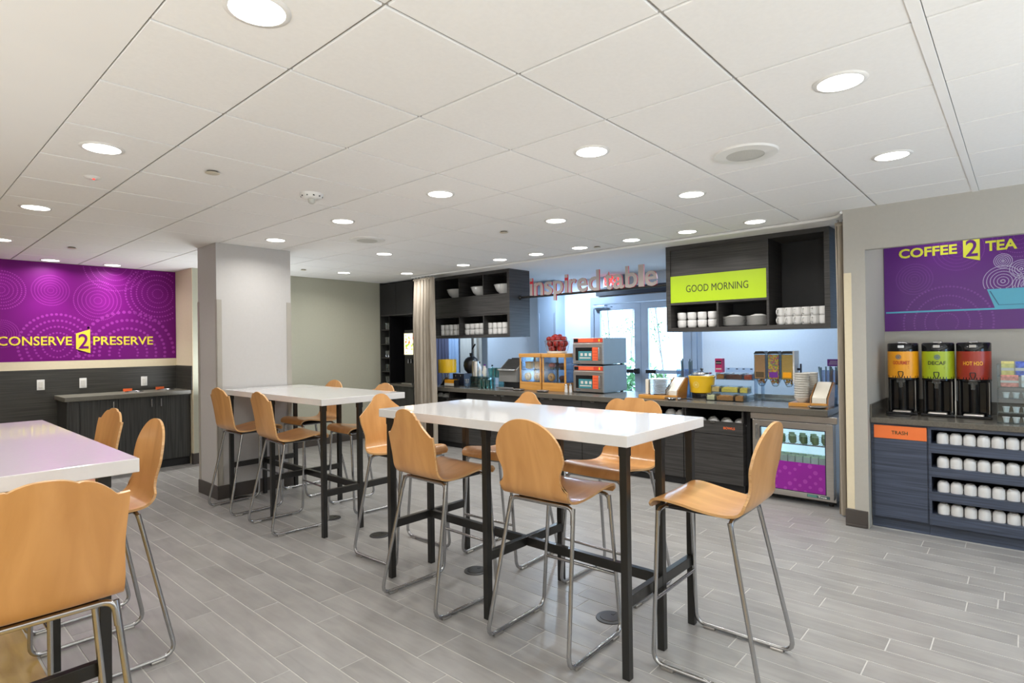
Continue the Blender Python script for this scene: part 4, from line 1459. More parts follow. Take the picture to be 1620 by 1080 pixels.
for z in (.53, .31):
    mb = MB()
    for k in range(24): mb.box(l + .036 + k * .0268, bx(5.70), z - .006, l + .040 + k * .0268, bx(6.24), z)
    mb.box(l + .036, bx(5.70), z - .010, r_ - .036, bx(5.706), z + .002)
    tag(mb.build('wire_shelf', M['chrome'], t), kind='stuff')
mb = MB()
for sx in (l + .05, r_ - .05):
    for X in (5.72, 6.2): mb.cyl((sx, bx(X), 0), .02, .046, 12)
for i in range(1):
    pass
mb.build('feet', M['black'], t)
box('base_grille', M['black_in'], t, l + .01, bx(5.70), .02, r_ - .01, bx(5.72), .045)
j0 = None
for k, (Y, X) in enumerate(((1.80, 5.74), (1.72, 5.74), (1.625, 5.74), (1.53, 5.74), (1.435, 5.74), (1.345, 5.74), (1.67, 5.86), (1.575, 5.86), (1.48, 5.86), (1.385, 5.86))):
    lb = 'small green-labelled jar on the upper shelf of the cooler, %s row, %s from left' % ('front' if k < 6 else 'back', ordinal(k if k < 6 else k - 6))
    if j0 is None:
        j0 = thing('yoghurt_jar', lb, 'jar', (X, Y, .53), 0, 'jars in the cooler')
        MB().lathe([(.022, 0), (.029, .008), (.029, .058), (.024, .066)], n=18).build('jar', M['jar_green'], j0)
        MB().lathe([(.027, .066), (.027, .078), (.025, .080)], n=18).build('lid', M['jar_lid'], j0)
    else:
        dup(j0, (X, Y, .53), 0, lb)
j1 = None
for k in range(16):
    row, i = divmod(k, 8)
    lb = 'small pale carton on the lower shelf of the cooler, %s row, %s from left' % (('front', 'back')[row], ordinal(i))
    p = (5.735 + row * .11, 1.83 - i * .0655, .31)
    if j1 is None:
        j1 = thing('yoghurt_carton', lb, 'carton', p, FX, 'cartons in the cooler')
        MB().prism([(-.028, 0), (.028, 0), (.028, .105), (-.028, .105)], -.028, .028).build('carton', M['carton'], j1)
        MB().prism([(-.028, .105), (.028, .105), (.028, .110), (-.028, .110)], -.020, .012).build('top_fold', M['jar_lid'], j1)
    else:
        dup(j1, p, FX, lb)

# ================================================================== HANGING CABINETS
UX = 5.82
def ux(X): return X - UX


def shelf_box(name, label, Y1, Y0, z0, z1, depth=.43):
    t = thing(name, label, 'cabinet', (UX, (Y1 + Y0) / 2, z0), FX)
    w = (Y1 - Y0) / 2
    h = z1 - z0
    box('side_panel', M['lam_h'], t, -w, 0, 0, -w + .05, depth, h)
    box('side_panel', M['lam_h'], t, w - .045, 0, 0, w, depth, h)
    box('top_panel', M['lam_h'], t, -w + .05, 0, h - .045, w - .045, depth, h)
    box('bottom_panel', M['lam_h'], t, -w + .05, 0, 0, w - .045, depth, .042)
    box('back_panel', M['black_in'], t, -w + .05, depth - .015, .042, w - .045, depth, h - .045)
    return t, w, h


t, w, h = shelf_box('hanging_cabinet', 'left hanging charcoal cabinet with bowls above and stacked mugs below', 6.84, 5.245, 1.590, CZ)
def y6(Y): return 6.0425 - Y
box('shelf_band', M['lam_h'], t, -w + .05, .002, 1.920 - 1.59, w - .045, .41, 2.196 - 1.59, .001)
box('shelf', M['lam_h'], t, -w + .05, .001, 1.900 - 1.59, w - .045, .41, 1.916 - 1.59)
for Y in (6.26, 5.755):
    box('divider', M['lam_h'], t, y6(Y) - .008, .004, 2.196 - 1.59, y6(Y) + .008, .41, h - .045)
    box('divider', M['lam_h'], t, y6(Y) - .008, .004, .042, y6(Y) + .008, .41, 1.900 - 1.59)
bw = None
for k, Y in enumerate((6.50, 5.975, 5.50)):
    lb = 'large white serving bowl on top of the left hanging cabinet, %s from left' % ordinal(k)
    if bw is None:
        bw = thing('serving_bowl', lb, 'bowl', (UX + .20, Y, 2.196), 0, 'serving bowls in the left cabinet')
        MB().lathe([(.07, 0), (.075, .008), (.125, .05), (.150, .10), (.160, .138), (.154, .138), (.118, .055), (.02, .016)], n=32).build('body', M['porcelain'], bw)
        MB().lathe([(.160, .132), (.166, .138), (.160, .142), (.153, .138)], n=32, cap=False).build('rim', M['porcelain'], bw)
    else:
        dup(bw, (UX + .20, Y, 2.196), 0, lb)
mugU = make_mug('mug', True, .083, .040)
cup0 = thing('cup', 'x', 'cup', (0, 0, 0))
MB().lathe([(.036, 0), (.044, .008), (.050, .030), (.050, .080), (.047, .083), (.044, .080), (.043, .01)], n=20).build('body', M['porcelain'], cup0)
MB().lathe([(.0505, .060), (.0515, .064), (.0505, .068)], n=20, cap=False).build('ring', M['porcelain'], cup0)
_used = set()
def put(p, X, Y, z, rz, lb, gp):
    if id(p) not in _used:
        _used.add(id(p))
        p.location = (X, Y, z); p.rotation_euler.z = rz; p['label'] = lb; p['group'] = gp
        return p
    return dup(p, (X, Y, z), rz, lb, gp)
Z0 = 1.632
for lv in (0, 1):
    nm = ('lower', 'upper')[lv]
    for k in range(5):
        put(mugU, UX + .13, 6.755 - k * .094, Z0 + lv * .0835, FX + 0.2, 'white mug in the left bay of the left hanging cabinet, %s tier, %s from left' % (nm, ordinal(k)), 'mugs in the left bay')
        put(mugU, UX + .13, 5.730 - k * .093, Z0 + lv * .0835, FX + 0.2, 'white mug in the right bay of the left hanging cabinet, %s tier, %s from left' % (nm, ordinal(k)), 'mugs in the right bay')
    for k in range(4):
        put(cup0, UX + .13, 6.20 - k * .103, Z0 + lv * .084, 0, 'white cup in the middle bay of the left hanging cabinet, %s tier, %s from left' % (nm, ordinal(k)), 'cups in the middle bay')

t, w, h = shelf_box('hanging_cabinet', 'right hanging charcoal cabinet with a lime GOOD MORNING panel', 2.925, 1.313, 1.597, CZ)
def y2(Y): return 2.119 - Y
z9 = 1.597
box('divider', M['lam_h'], t, y2(1.870), .002, .042, y2(1.848), .41, h - .045)
box('upper_panel', M['lam_h'], t, -w + .05, .012, 2.200 - z9, y2(1.870), .03, h - .045)
gm = box('sign_panel', M['lime'], t, -w + .05, .004, 1.912 - z9, y2(1.870), .030, 2.199 - z9)
mb = MB(); text(mb, 'GOOD MORNING', y2(2.696), 2.017 - z9, y2(2.043), 2.092 - z9, .004, .002, .0); mb.build('lettering', M['dark_txt'], gm)
box('shelf', M['lam_h'], t, -w + .05, .002, 1.888 - z9, y2(1.870), .41, 1.910 - z9)
box('divider', M['lam_h'], t, y2(2.368), .004, .042, y2(2.350), .41, 1.888 - z9)
for lv in (0, 1):
    nm = ('lower', 'upper')[lv]
    for k in range(4):
        put(cup0, UX + .12, 2.800 - k * .115, 1.639 + lv * .084, 0, 'white cup under the GOOD MORNING panel, %s tier, %s from left' % (nm, ordinal(k)), 'cups under the lime panel')
    for k in range(6):
        put(mugU, UX + .12, 1.775 - k * .0765, 1.639 + lv * .0835, FX + PI - .35 if k < 5 else FX + PI / 2, 'white mug in the tall right bay of the right cabinet, %s tier, %s from left' % (nm, ordinal(k)), 'mugs in the tall right bay')
plate0 = thing('plate', 'x', 'plate', (0, 0, 0))
MB().lathe([(.070, 0), (.074, .003), (.115, .012), (.116, .014), (.112, .0145), (.072, .006), (.001, .005)], n=32).build('dish', M['porcelain'], plate0)
MB().lathe([(.066, -.001), (.070, -.001), (.070, .001)], n=28, cap=False).build('foot_ring', M['porc2'], plate0)
for q, Y in enumerate((2.243, 2.002)):
    for k in range(8):
        put(plate0, UX + .16, Y, 1.640 + k * .0125, 0, 'white plate in the %s stack under the lime panel, %s from the bottom' % (('left', 'right')[q], ordinal(k)), 'plates in the right hanging cabinet')
dome0 = thing('saucer', 'upturned white saucer on the left plate stack under the lime panel', 'saucer', (UX + .16, 2.243, 1.742), 0, 'saucers on the plate stacks')
MB().lathe([(.080, 0), (.078, .004), (.040, .016), (.036, .018)], n=28).build('dish', M['porcelain'], dome0)
dup(dome0, (UX + .16, 2.002, 1.742), 0, 'upturned white saucer on the right plate stack under the lime panel')

# ---- sign on its rail between the hanging cabinets
t = thing('rail_sign', 'large taupe letters reading inspired table on a black rail between the hanging cabinets', 'sign', (6.04, 4.1, 2.135), FX)
def ry(Y): return 4.1 - Y
MB().tube([(ry(5.245), 0, 0), (ry(2.925), 0, 0)], .016, 10).build('rail', M['black'], t)
for Y, s in ((5.245, 1), (2.925, -1)):
    MB().lathe([(.034, 0), (.034, .012), (.020, .03)] if s > 0 else [(.020, -.03), (.034, -.012), (.034, 0)], (ry(Y), 0, 0), 20, 'x').build('rail_flange', M['black'], t)
word = 'inspired table'
adv = {'i': .235, 'n': .52, 's': .46, 'p': .53, 'r': .36, 'e': .51, 'd': .53, ' ': .19, 't': .34, 'a': .50, 'b': .53, 'l': .235}
tot = sum(adv[c] for c in word)
sc = (5.055 - 3.125) / tot
u = ry(5.055)
for ch in word:
    a = adv[ch] * sc
    if ch == ' ':
        u += a
        continue
    vs, fs = text_raw(ch, 0.014)
    xs = [p[0] for p in vs]; ys = [p[1] for p in vs]
    hh = .365           # letter scale
    if ch == 'i':
        lt = MB()
        lt.flat = True
        lt._box(u + a * .22, -.029, .012, u + a * .78, -.009, .245, k=0)
        lt._box(u + a * .20, -.028, .014, u + a * .80, -.010, .247, k=1)
        lt._box(u + a * .22, -.0300, .170, u + a * .78, -.028, .205, k=1)
        lt.build('letter', [M['letter'], M['red_side']], t, smooth=False)
        u += a
        continue
    kx = a * .90 / (max(xs) - min(xs))
    mb = MB()
    top, bot = max(ys), min(ys)
    out = [(u + a * .05 + (p[0] - min(xs)) * kx, -.019 - .020 * p[2], .012 + p[1] * hh) for p in vs]
    for f in fs:
        zs = [vs[i][2] for i in f]
        mb.add([out[i] for i in f], [tuple(range(len(f)))], 0 if (max(zs) - min(zs) < .1) else 1)
    mb.build('letter', [M['letter'], M['red_side']], t, smooth=False)
    u += a
t = thing('exit_sign', 'red glowing EXIT sign above the glass doors behind the rail sign', 'sign', (7.62, 4.71, 2.36), FX)
MB().box(-.17, -.02, -.01, .17, .02, .165, .003).box(-.02, -.01, .165, .02, .01, CZ - 2.36).build('housing', M['alu'], t)
mb = MB(); text(mb, 'EXIT', -.145, .015, .145, .145, -.02, .004, .03); mb.build('lettering', M['exit'], t)

# ================================================================== CURTAINS
def curtain(name, X, Y1, Y0, z0, z1, folds, depth, m, label, head=True, sway=0.0, clips=True):
    n = folds * 10
    t = thing(name, label, 'curtain', (X, (Y1 + Y0) / 2, z0), FX)
    w = Y1 - Y0
    vs = []
    rows = 9
    for j in range(rows):
        v = j / (rows - 1)
        k = .55 + .45 * min(1, (1 - v) * 4)
        for i in range(n + 1):
            uu = i / n
            ph = uu * folds * 2 * PI
            x = -w / 2 + w * uu + sway * (1 - v) * (uu - .5) + .012 * math.sin(ph * 2 + v * 2)
            y = depth * k * math.sin(ph + .5 * math.sin(uu * 9)) + .006 * math.sin(5 * v + uu * 7)
            vs.append((x, y, v * (z1 - z0)))
    fs = []
    for j in range(rows - 1):
        for i in range(n):
            a = j * (n + 1) + i
            fs.append((a, a + 1, a + n + 2, a + n + 1))
    o = len(vs)
    vs2 = vs + [(x, y + .006, z) for x, y, z in vs]
    fs2 = fs + [tuple(o + i for i in f[::-1]) for f in fs]
    mb = MB()
    mb.add(vs2, fs2)
    mb.build('cloth', m, t)
    box('heading', m, t, -w / 2, -depth * .5, z1 - z0 - .03, w / 2, depth * .5, z1 - z0 - .006, .005)
    if clips:
        for i in range(folds):
            x = -w / 2 + w * (i + .5) / folds
            MB().box(x - .008, -.006, z1 - z0 - .01, x + .008, .006, z1 - z0 + .022, .002).build('glide_clip', M['chrome'], t)
    return t


curtain('curtain', 5.42, 6.80, 6.36, 0.012, 2.478, 6, .055, M['curtain'], 'long taupe curtain gathered at the left end of the buffet', sway=.06)
curtain('curtain', 5.45, 1.184, 1.10, 0.012, 2.478, 2, .030, M['curtain'], 'long taupe curtain gathered at the right end of the buffet')
curtain('drape', 7.60, 9.10, 8.50, 0.02, 2.35, 6, .05, M['curt_dark'], 'dark indigo drape in the lobby behind the left hanging cabinet', clips=False)
curtain('drape', 7.60, 8.49, 8.22, 0.02, 2.35, 3, .04, M['curt_blue'], 'pale blue drape in the lobby beside the dark one', clips=False)
curtain('drape', 7.60, 7.80, 7.58, 0.02, 2.35, 2, .03, M['curt_cream'], 'cream drape in the lobby right of the beige panel', clips=False)
t = thing('lobby_panel', 'beige panel with a dark post in the lobby behind the coffee flask', 'panel', (7.66, 8.03, 0), FX)
box('panel', M['curt_cream'], t, -.19, 0, 0, .155, .03, 2.3)
box('post', M['base'], t, .158, -.03, 0, .205, .03, 2.3)

# ================================================================== TALL BAR UNIT BESIDE THE CURTAIN
t = thing('bar_unit', 'tall black built-in bar unit with open glass shelves and a lit picture', 'cabinet', (5.62, 7.54, 0), FX)
def yb(Y): return 7.54 - Y
box('side_panel', M['lam_v'], t, yb(7.965), 0, 0, yb(7.945), .45, CZ)
box('side_panel', M['black_gloss'], t, yb(7.105), 0, 0, yb(7.085), .45, CZ)
box('divider', M['black_gloss'], t, yb(7.725), .004, .878, yb(7.712), .43, 1.975)
box('back_panel', M['black_gloss'], t, yb(7.945), .43, 0, yb(7.105), .45, CZ)
box('upper_door', M['black_in'], t, yb(7.943), 0, 1.995, yb(7.53), .02, CZ - .03)
box('upper_door', M['black_in'], t, yb(7.526), 0, 1.995, yb(7.107), .02, CZ - .03)
box('shelf', M['lam_h'], t, yb(7.945), 0, 1.975, yb(7.105), .43, 1.992)
box('bar_top', M['stone'], t, yb(7.955), -.03, .842, yb(7.09), .43, .878)
box('lower_door', M['lam_v'], t, yb(7.943), 0, .09, yb(7.53), .02, .838)
box('lower_door', M['lam_v'], t, yb(7.526), 0, .09, yb(7.107), .02, .838)
box('toe_kick', M['black_in'], t, yb(7.945), .05, 0, yb(7.105), .4, .09)
for z in (1.757, 1.522, 1.297, 1.073):
    box('shelf', M['lam_h'], t, yb(7.945), .004, z - .014, yb(7.725), .43, z)
t = thing('juice_machine', 'black juice machine with a brightly lit fruit picture on the bar unit', 'juice machine', (5.70, 7.255, .878), FX)
MB().box(-.150, -.012, 0, .150, .34, .86, .006).build('body', M['black_gloss'], t)
pc = MB().box(-.140, -.030, .455, .140, -.010, .815, .003).build('picture_frame', M['chrome'], t)
box('lit_picture', M['picture'], pc, -.128, -.033, .470, .128, -.029, .800)
mb = MB()
rnd = random.Random(11)
for i in range(26):
    x = -.120 + rnd.random() * .21; z = .49 + rnd.random() * .27
    mb.box(x, -.0345, z, x + .018 + rnd.random() * .03, -.033, z + .015 + rnd.random() * .03, k=i % 2)
tag(mb.build('picture_print', [M['pic_red'], M['pic_green']], pc, smooth=False), kind='stuff')
for k, x in enumerate((-.03, .04)):
    MB().lathe([(.012, 0), (.012, .05), (.02, .06)], (x, -.03, .335), 12).tube([(x, -.01, .36), (x, -.03, .355), (x, -.035, .33)], .008, 6).build('tap', M['chrome'], t)
MB().box(-.13, -.10, 0, .13, -.012, .02, .004).build('drip_tray', M['steel'], t)
gl0 = thing('drinking_glass', 'x', 'glass', (0, 0, 0))
MB().lathe([(.026, 0), (.033, .11), (.031, .11), (.024, .006)], n=18).build('bowl', M['glass'], gl0)
MB().lathe([(.0262, 0), (.0265, .007)], n=18).build('base', M['acrylic'], gl0)
for si, z in enumerate((.878, 1.073, 1.297, 1.522, 1.757)):
    for k in range(3):
        put(gl0, 5.70, 7.90 - k * .07, z, 0, 'clear glass on the %s bar shelf, %s from left' % (('lowest', 'second', 'third', 'fourth', 'top')[si], ordinal(k)), 'glasses on the bar shelves')

# ================================================================== THINGS ON THE BUFFET COUNTER
def on(name, label, cat, X, Y, group=None, z=BT):
    return thing(name, label, cat, (X, Y, z), FX, group)


def acryl_box(mb, x0, y0, z0, x1, y1, z1, t=.003, lid=False):
    mb.box(x0, y0, z0, x1, y0 + t, z1).box(x0, y1 - t, z0, x1, y1, z1).box(x0, y0 + t, z0, x0 + t, y1 - t, z1).box(x1 - t, y0 + t, z0, x1, y1 - t, z1).box(x0 + t, y0 + t, z0, x1 - t, y1 - t, z0 + t)
    if lid: mb.box(x0, y0, z1, x1, y1, z1 + t)
    return mb


# yellow drum on a metal stand
t = on('drum_lamp', 'yellow drum shade on a slim metal stand at left end of the buffet counter', 'lamp', 5.86, 6.58)
MB().box(-.12, -.07, 0, .10, .07, .010, .003).build('base', M['chrome'], t)
for x in (-.105, .02): MB().tube([(x, 0, .01), (x, 0, .22)], .007, 8).build('post', M['chrome'], t)
MB().box(-.085, -.045, .01, 0, .045, .18, .004).build('clear_block', M['acrylic'], t)
MB().lathe([(.138, .200), (.140, .205), (.140, .395), (.138, .400)], (0, 0, 0), 36, cap=False).lathe([(.134, .203), (.134, .397)], (0, 0, 0), 36, cap=False).build('shade', M['crock'], t)
MB().tube([(-.138, 0, .215), (.138, 0, .215)], .004, 6).tube([(.02, 0, .215), (.02, 0, .30)], .005, 6).build('spider', M['chrome'], t)
MB().cyl((0, 0, .385), .133, .004, 30).build('diffuser', M['pale_y'], t)

t = on('card_box', 'small black box of orange and white cards beside the yellow drum', 'box', 5.78, 6.42)
MB().box(-.115, -.04, 0, .125, .06, .008, .002).box(.115, -.04, .008, .125, .06, .10).box(-.12, .05, .008, .125, .06, .11).build('holder', M['black'], t)
MB().box(-.10, -.035, .010, .112, .048, .050, .001).build('white_cards', M['paper'], t)
MB().box(-.10, -.033, .050, .112, .048, .100, .001).build('orange_cards', M['disp_o'], t)
mb = MB().box(-.007, -.03, 0, .007, .03, .165, .002)
lidp = mb.build('raised_flap', M['black'], t); lidp.location = (-.185, -.01, .012); lidp.rotation_euler = (0, .75, 0)
mb = MB().box(-.010, -.028, .02, -.007, .028, .16)
q = mb.build('flap_paper', M['paper'], lidp)

t = on('dark_case', 'dark navy case behind the card box on the buffet counter', 'box', 6.02, 6.42)
MB().box(-.13, -.08, 0, .12, .10, .185, .004).build('body', M['navy'], t)
MB().box(-.13, -.081, .150, .12, -.079, .154).build('lid_seam', M['black_in'], t)
for x in (-.06, .05): MB().box(x - .01, -.085, .14, x + .01, -.079, .165, .001).build('clasp', M['chrome'], t)

t = on('black_jug', 'big rounded black jug with narrow neck and an angled rod on top', 'jug', 6.16, 6.36)
MB().lathe([(.06, 0), (.062, .012), (.03, .03), (.022, .12), (.05, .17), (.108, .235), (.125, .30), (.118, .355), (.09, .405), (.05, .435), (.028, .448), (.026, .475), (.03, .480), (.03, .492)], n=32).build('body', M['black'], t)
MB().tube([(.005, 0, .485), (.015, 0, .56)], .004, 6).tube([(.02, 0, .553), (.085, 0, .625)], .013, 8).build('rod', M['black'], t)

t = on('vacuum_flask', 'tall brushed steel vacuum flask with black spigot', 'flask', 5.99, 6.09)
MB().lathe([(.056, 0), (.058, .01), (.058, .33), (.052, .355), (.052, .375), (.04, .385)], n=32).build('body', M['steel'], t)
MB().lathe([(.059, .12), (.060, .125), (.060, .15), (.059, .155)], n=32, cap=False).build('band', M['black'], t)
MB().box(-.018, -.10, .10, .018, -.054, .15, .006).box(-.008, -.095, .06, .008, -.075, .10, .003).build('spigot', M['black'], t)
t = on('spoon_jar', 'small blue glass of spoons in front of the steel flask', 'jar', 5.70, 5.98)
MB().lathe([(.024, 0), (.03, .07), (.028, .07), (.022, .005)], n=18).build('glass', M['acryl_blue'], t)
for i in range(5):
    a = i * 1.25
    MB().tube([(.008 * math.cos(a), .008 * math.sin(a), .006), (.024 * math.cos(a), .024 * math.sin(a), .11)], .0025, 5).sph((.026 * math.cos(a), .026 * math.sin(a), .117), .009, 8, (.8, .5, 1.3)).build('spoon', M['chrome'], t)

# glass two-tier rack with bottles and tumblers
t = on('glass_rack', 'teal glass shelf rack holding tumblers and bottles', 'rack', 5.98, 5.82)
acryl_box(MB(), -.285, -.10, 0, .04, .10, .075).build('lower_tray', M['acryl_teal'], t)
acryl_box(MB(), -.285, -.10, .076, .04, .10, .145).build('upper_tray', M['acryl_teal'], t)
MB().box(-.29, -.11, .147, .30, .13, .155, .002).build('top_shelf', M['acryl_teal'], t)
MB().box(.29, -.10, 0, .298, .12, .147).build('end_panel', M['acryl_teal'], t)
for z in (.004, .080): MB().box(-.27, -.09, z, .02, .09, z + .05, .006).build('dark_pods', M['muffin'], t)
g1 = thing('tumbler', 'x', 'glass', (0, 0, 0))
MB().lathe([(.027, 0), (.034, .125), (.032, .125), (.025, .006)], n=18).build('wall', M['acryl_teal'], g1)
MB().lathe([(.0272, 0), (.0275, .008)], n=18).build('base', M['glass'], g1)
for k in range(4):
    for r in range(2):
        put(g1, 5.93 + r * .10, 5.735 - k * .072, BT + .156, 0, 'teal-tinted tumbler on top of the glass rack, %s row, %s from left' % (('front', 'back')[r], ordinal(k)), 'tumblers on the glass rack')
for k in range(3):
    for r in range(2):
        put(g1, 5.80 - r * .075, 5.735 - k * .075, BT, 0, 'clear tumbler on the counter before the glass rack, %s row, %s from left' % (('back', 'front')[r], ordinal(k)), 'tumblers on the counter')
def bottle(X, Y, z, h, m, cap, label):
    q = on('bottle', label, 'bottle', X, Y, None, z)
    MB().lathe([(.026, 0), (.028, .006), (.028, h * .62), (.012, h * .78), (.011, h * .9)], n=18).build('body', m, q)
    MB().lathe([(.0285, h * .2), (.0288, h * .21), (.0288, h * .5), (.0285, h * .51)], n=18, cap=False).build('label_band', M['porc2'], q)
    MB().lathe([(.014, h * .88), (.014, h)], n=14).build('cap', cap, q)
bottle(6.02, 6.045, BT + .156, .21, M['porcelain'], M['navy'], 'white bottle with navy cap at left on the glass rack')
bottle(6.03, 5.965, BT + .156, .15, M['acryl_blue'], M['porc2'], 'short blue bottle on the glass rack')
bottle(5.96, 5.875, BT + .156, .175, M['curt_cream'], M['purple_sign'], 'cream bottle with purple cap on the glass rack')
bottle(6.06, 5.82, BT + .156, .165, M['acryl_teal'], M['navy'], 'clear bottle with dark cap on the glass rack, nearest the tumblers')

# conveyor toaster
t = on('toaster', 'grey conveyor toaster with slanted slatted top and open tray', 'toaster', 5.96, 5.335)
MB().prism([(-.10, .10), (.30, .10), (.30, .41), (.10, .41), (-.10, .26)], -.165, .165, 'yz').build('housing', M['speaker_grey'], t)
MB().box(-.15, -.02, .0, .15, .28, .10, .004).build('lower_housing', M['black'], t)
mb = MB()
for i in range(9):
    a, b = -.098 + i * .022, .264 + i * .0165
    mb.box(-.145, a, b, .145, a + .008, b + .014)
mb.build('slats', M['black'], t)
MB().box(-.160, -.135, .255, .160, -.098, .275, .003).build('ledge', M['chrome'], t)
MB().box(-.16, -.16, .006, .16, -.02, .016, .003).box(-.16, -.165, .006, .16, -.155, .03, .002).build('tray', M['chrome'], t)
tg = MB().box(-.008, 0, 0, .008, .012, .11, .003).build('slide', M['chrome'], t); tg.location = (-.10, -.04, .02); tg.rotation_euler = (.6, .3, 0)
MB().box(-.12, .12, .41, .02, .26, .425, .004).build('top_vent', M['black'], t)

# pastry cases
def pastry(shape, X, Y, z, label, m, group):
    q = on('pastry', label, 'pastry', X, Y, group, z)
    if shape == 'loaf':
        MB().box(-.05, -.04, 0, .05, .04, .095, .02).build('crumb', m, q)
        MB().box(-.051, -.041, .075, .051, .041, .100, .012).build('crust', M['bread'], q)
    elif shape == 'bagel':
        P = [(.034 * math.cos(i * PI / 12), 0, .058 + .034 * math.sin(i * PI / 12)) for i in range(24)]
        MB().tube(P, .023, 10, True).build('ring', m, q)
        mb = MB()
        for i in range(14): mb.sph((.034 * math.cos(i), -.022, .058 + .034 * math.sin(i)), .004, 5)
        mb.build('topping', M['bread_pale'], q)
    else:
        MB().lathe([(.030, 0), (.042, .045)], n=18).build('paper_cup', M['stem'], q)
        MB().sph((0, 0, .05), .05, 14, (1, 1, .72)).build('muffin_top', m, q)


def pastry_case(Yc, w, label):
    t = on('pastry_case', label, 'display case', 6.06, Yc)
    MB().box(-w, -.17, 0, w, .17, .110, .004).build('base_drawer', M['bamboo'], t)
    MB().box(-w - .006, -.178, .440, w + .006, .178, .490, .005).build('top_board', M['bamboo'], t)
    for sx in (-1, 1):
        for y in (-.166, .148): MB().box(sx * w - (.022 if sx > 0 else 0), y, .110, sx * w + (0 if sx > 0 else .022), y + .018, .440, .002).build('corner_post', M['bamboo'], t)
    for z in (.112, .275): MB().box(-w + .02, -.15, z, w - .02, .15, z + .006).build('shelf', M['acryl_blue'], t)
    for z in (.125, .285):
        d = MB().box(-w + .024, -.164, z, -.003, -.159, z + .145).box(.003, -.164, z, w - .024, -.159, z + .145)
        for x0, x1 in ((-w + .024, -.003), (.003, w - .024)):
            MB().box(x0, -.164, z, x1, -.160, z + .143).build('flap_door', M['acrylic'], t)
    MB().box(-w + .022, .150, .112, w - .022, .154, .438).build('rear_pane', M['acryl_blue'], t)
    for sx in (-1, 1): MB().box(sx * (w - .004) - .002, -.148, .112, sx * (w - .004) + .002, .148, .438).build('side_pane', M['acryl_blue'], t)
    return t


pastry_case(4.955, .186, 'left wooden pastry case with loaves above and bagels below')
pastry_case(4.556, .190, 'right wooden pastry case under the basket of red apples')
z1, z2 = BT + .119, BT + .282
for k, (s, X, Y, z, m, lb) in enumerate((('loaf', 5.98, 5.035, z2, M['bread_pale'], 'square yellow loaf, upper shelf of the left pastry case'), ('loaf', 5.98, 4.875, z2, M['bread'], 'brown loaf, upper shelf of the left pastry case'),
                                        ('bagel', 5.96, 5.045, z1, M['bread_pale'], 'pale bagel, lower shelf of the left pastry case'), ('bagel', 5.96, 4.880, z1, M['bread'], 'golden bagel, lower shelf of the left pastry case'),
                                        ('muffin', 5.97, 4.64, z2, M['berry'], 'red-topped muffin, upper shelf of the right pastry case'), ('muffin', 5.97, 4.475, z2, M['muffin'], 'dark muffin, upper shelf of the right pastry case'),
                                        ('bagel', 5.96, 4.645, z1, M['bread'], 'golden bagel, lower shelf of the right pastry case'), ('muffin', 5.97, 4.47, z1, M['muffin'], 'dark muffin, lower shelf of the right pastry case'),
                                        ('muffin', 6.10, 4.66, z2, M['muffin'], 'dark muffin at the back, upper shelf of the right pastry case'), ('loaf', 6.12, 4.88, z1, M['bread'], 'brown loaf at the back, lower shelf of the left pastry case'))):
    pastry(s, X, Y, z, lb, m, 'pastries in the wooden cases')
t = on('acrylic_bin', 'grey-capped clear bin beside the right pastry case', 'bin', 6.16, 4.30)
acryl_box(MB(), -.055, -.12, 0, .055, .12, .43).build('walls', M['acryl_blue'], t)
MB().box(-.06, -.125, .43, .06, .125, .485, .003).build('cap', M['micro_side'], t)
MB().box(-.05, -.11, .10, .05, .11, .24, .02).build('contents', M['packet_b'], t)

# apples in a wire basket
bx0, by0, bz0 = 6.06, 4.62, BT + .491
t = on('fruit_basket', 'round wire basket of red apples on top of the pastry cases', 'basket', bx0, by0, None, bz0)
MB().lathe([(.128, 0), (.135, .004), (.138, .028), (.13, .030)], n=32).build('base_band', M['porc2'], t)
MB().tube([(.165 * math.cos(i * PI / 16), .165 * math.sin(i * PI / 16), .165) for i in range(32)], .004, 6, True).build('rim', M['chrome'], t)
mb = MB()
for i in range(20):
    a = i * PI / 10
    mb.tube([(.134 * math.cos(a), .134 * math.sin(a), .02), (.152 * math.cos(a), .152 * math.sin(a), .09), (.165 * math.cos(a), .165 * math.sin(a), .165)], .0018, 5)
tag(mb.build('wires', M['chrome'], t), kind='stuff')
ap = None
def apple(X, Y, Z, label):
    global ap
    if ap is None:
        ap = thing('apple', label, 'apple', (X, Y, Z), 0, 'red apples in the basket')
        MB().lathe([(.006, .004), (.02, 0), (.034, .014), (.040, .038), (.034, .062), (.018, .071), (.006, .064), (.001, .060)], n=18).build('skin', M['apple'], ap)
        MB().tube([(0, 0, .060), (.004, 0, .080)], .0022, 5).build('stem', M['stem'], ap)
        return
    o = dup(ap, (X, Y, Z), random.random() * 6, label)
    o.rotation_euler.x = random.uniform(-.5, .5)
ia = 0
for lv, (r, n, z) in enumerate(((.082, 6, .030), (.102, 8, .092), (.100, 8, .150), (.04, 3, .180))):
    for i in range(n):
        a = i * 2 * PI / n + lv * .4
        apple(bx0 + r * math.cos(a), by0 + r * math.sin(a), bz0 + z, 'red apple in the wire basket, %s layer from below, %s one round' % (ordinal(lv), ordinal(i)))

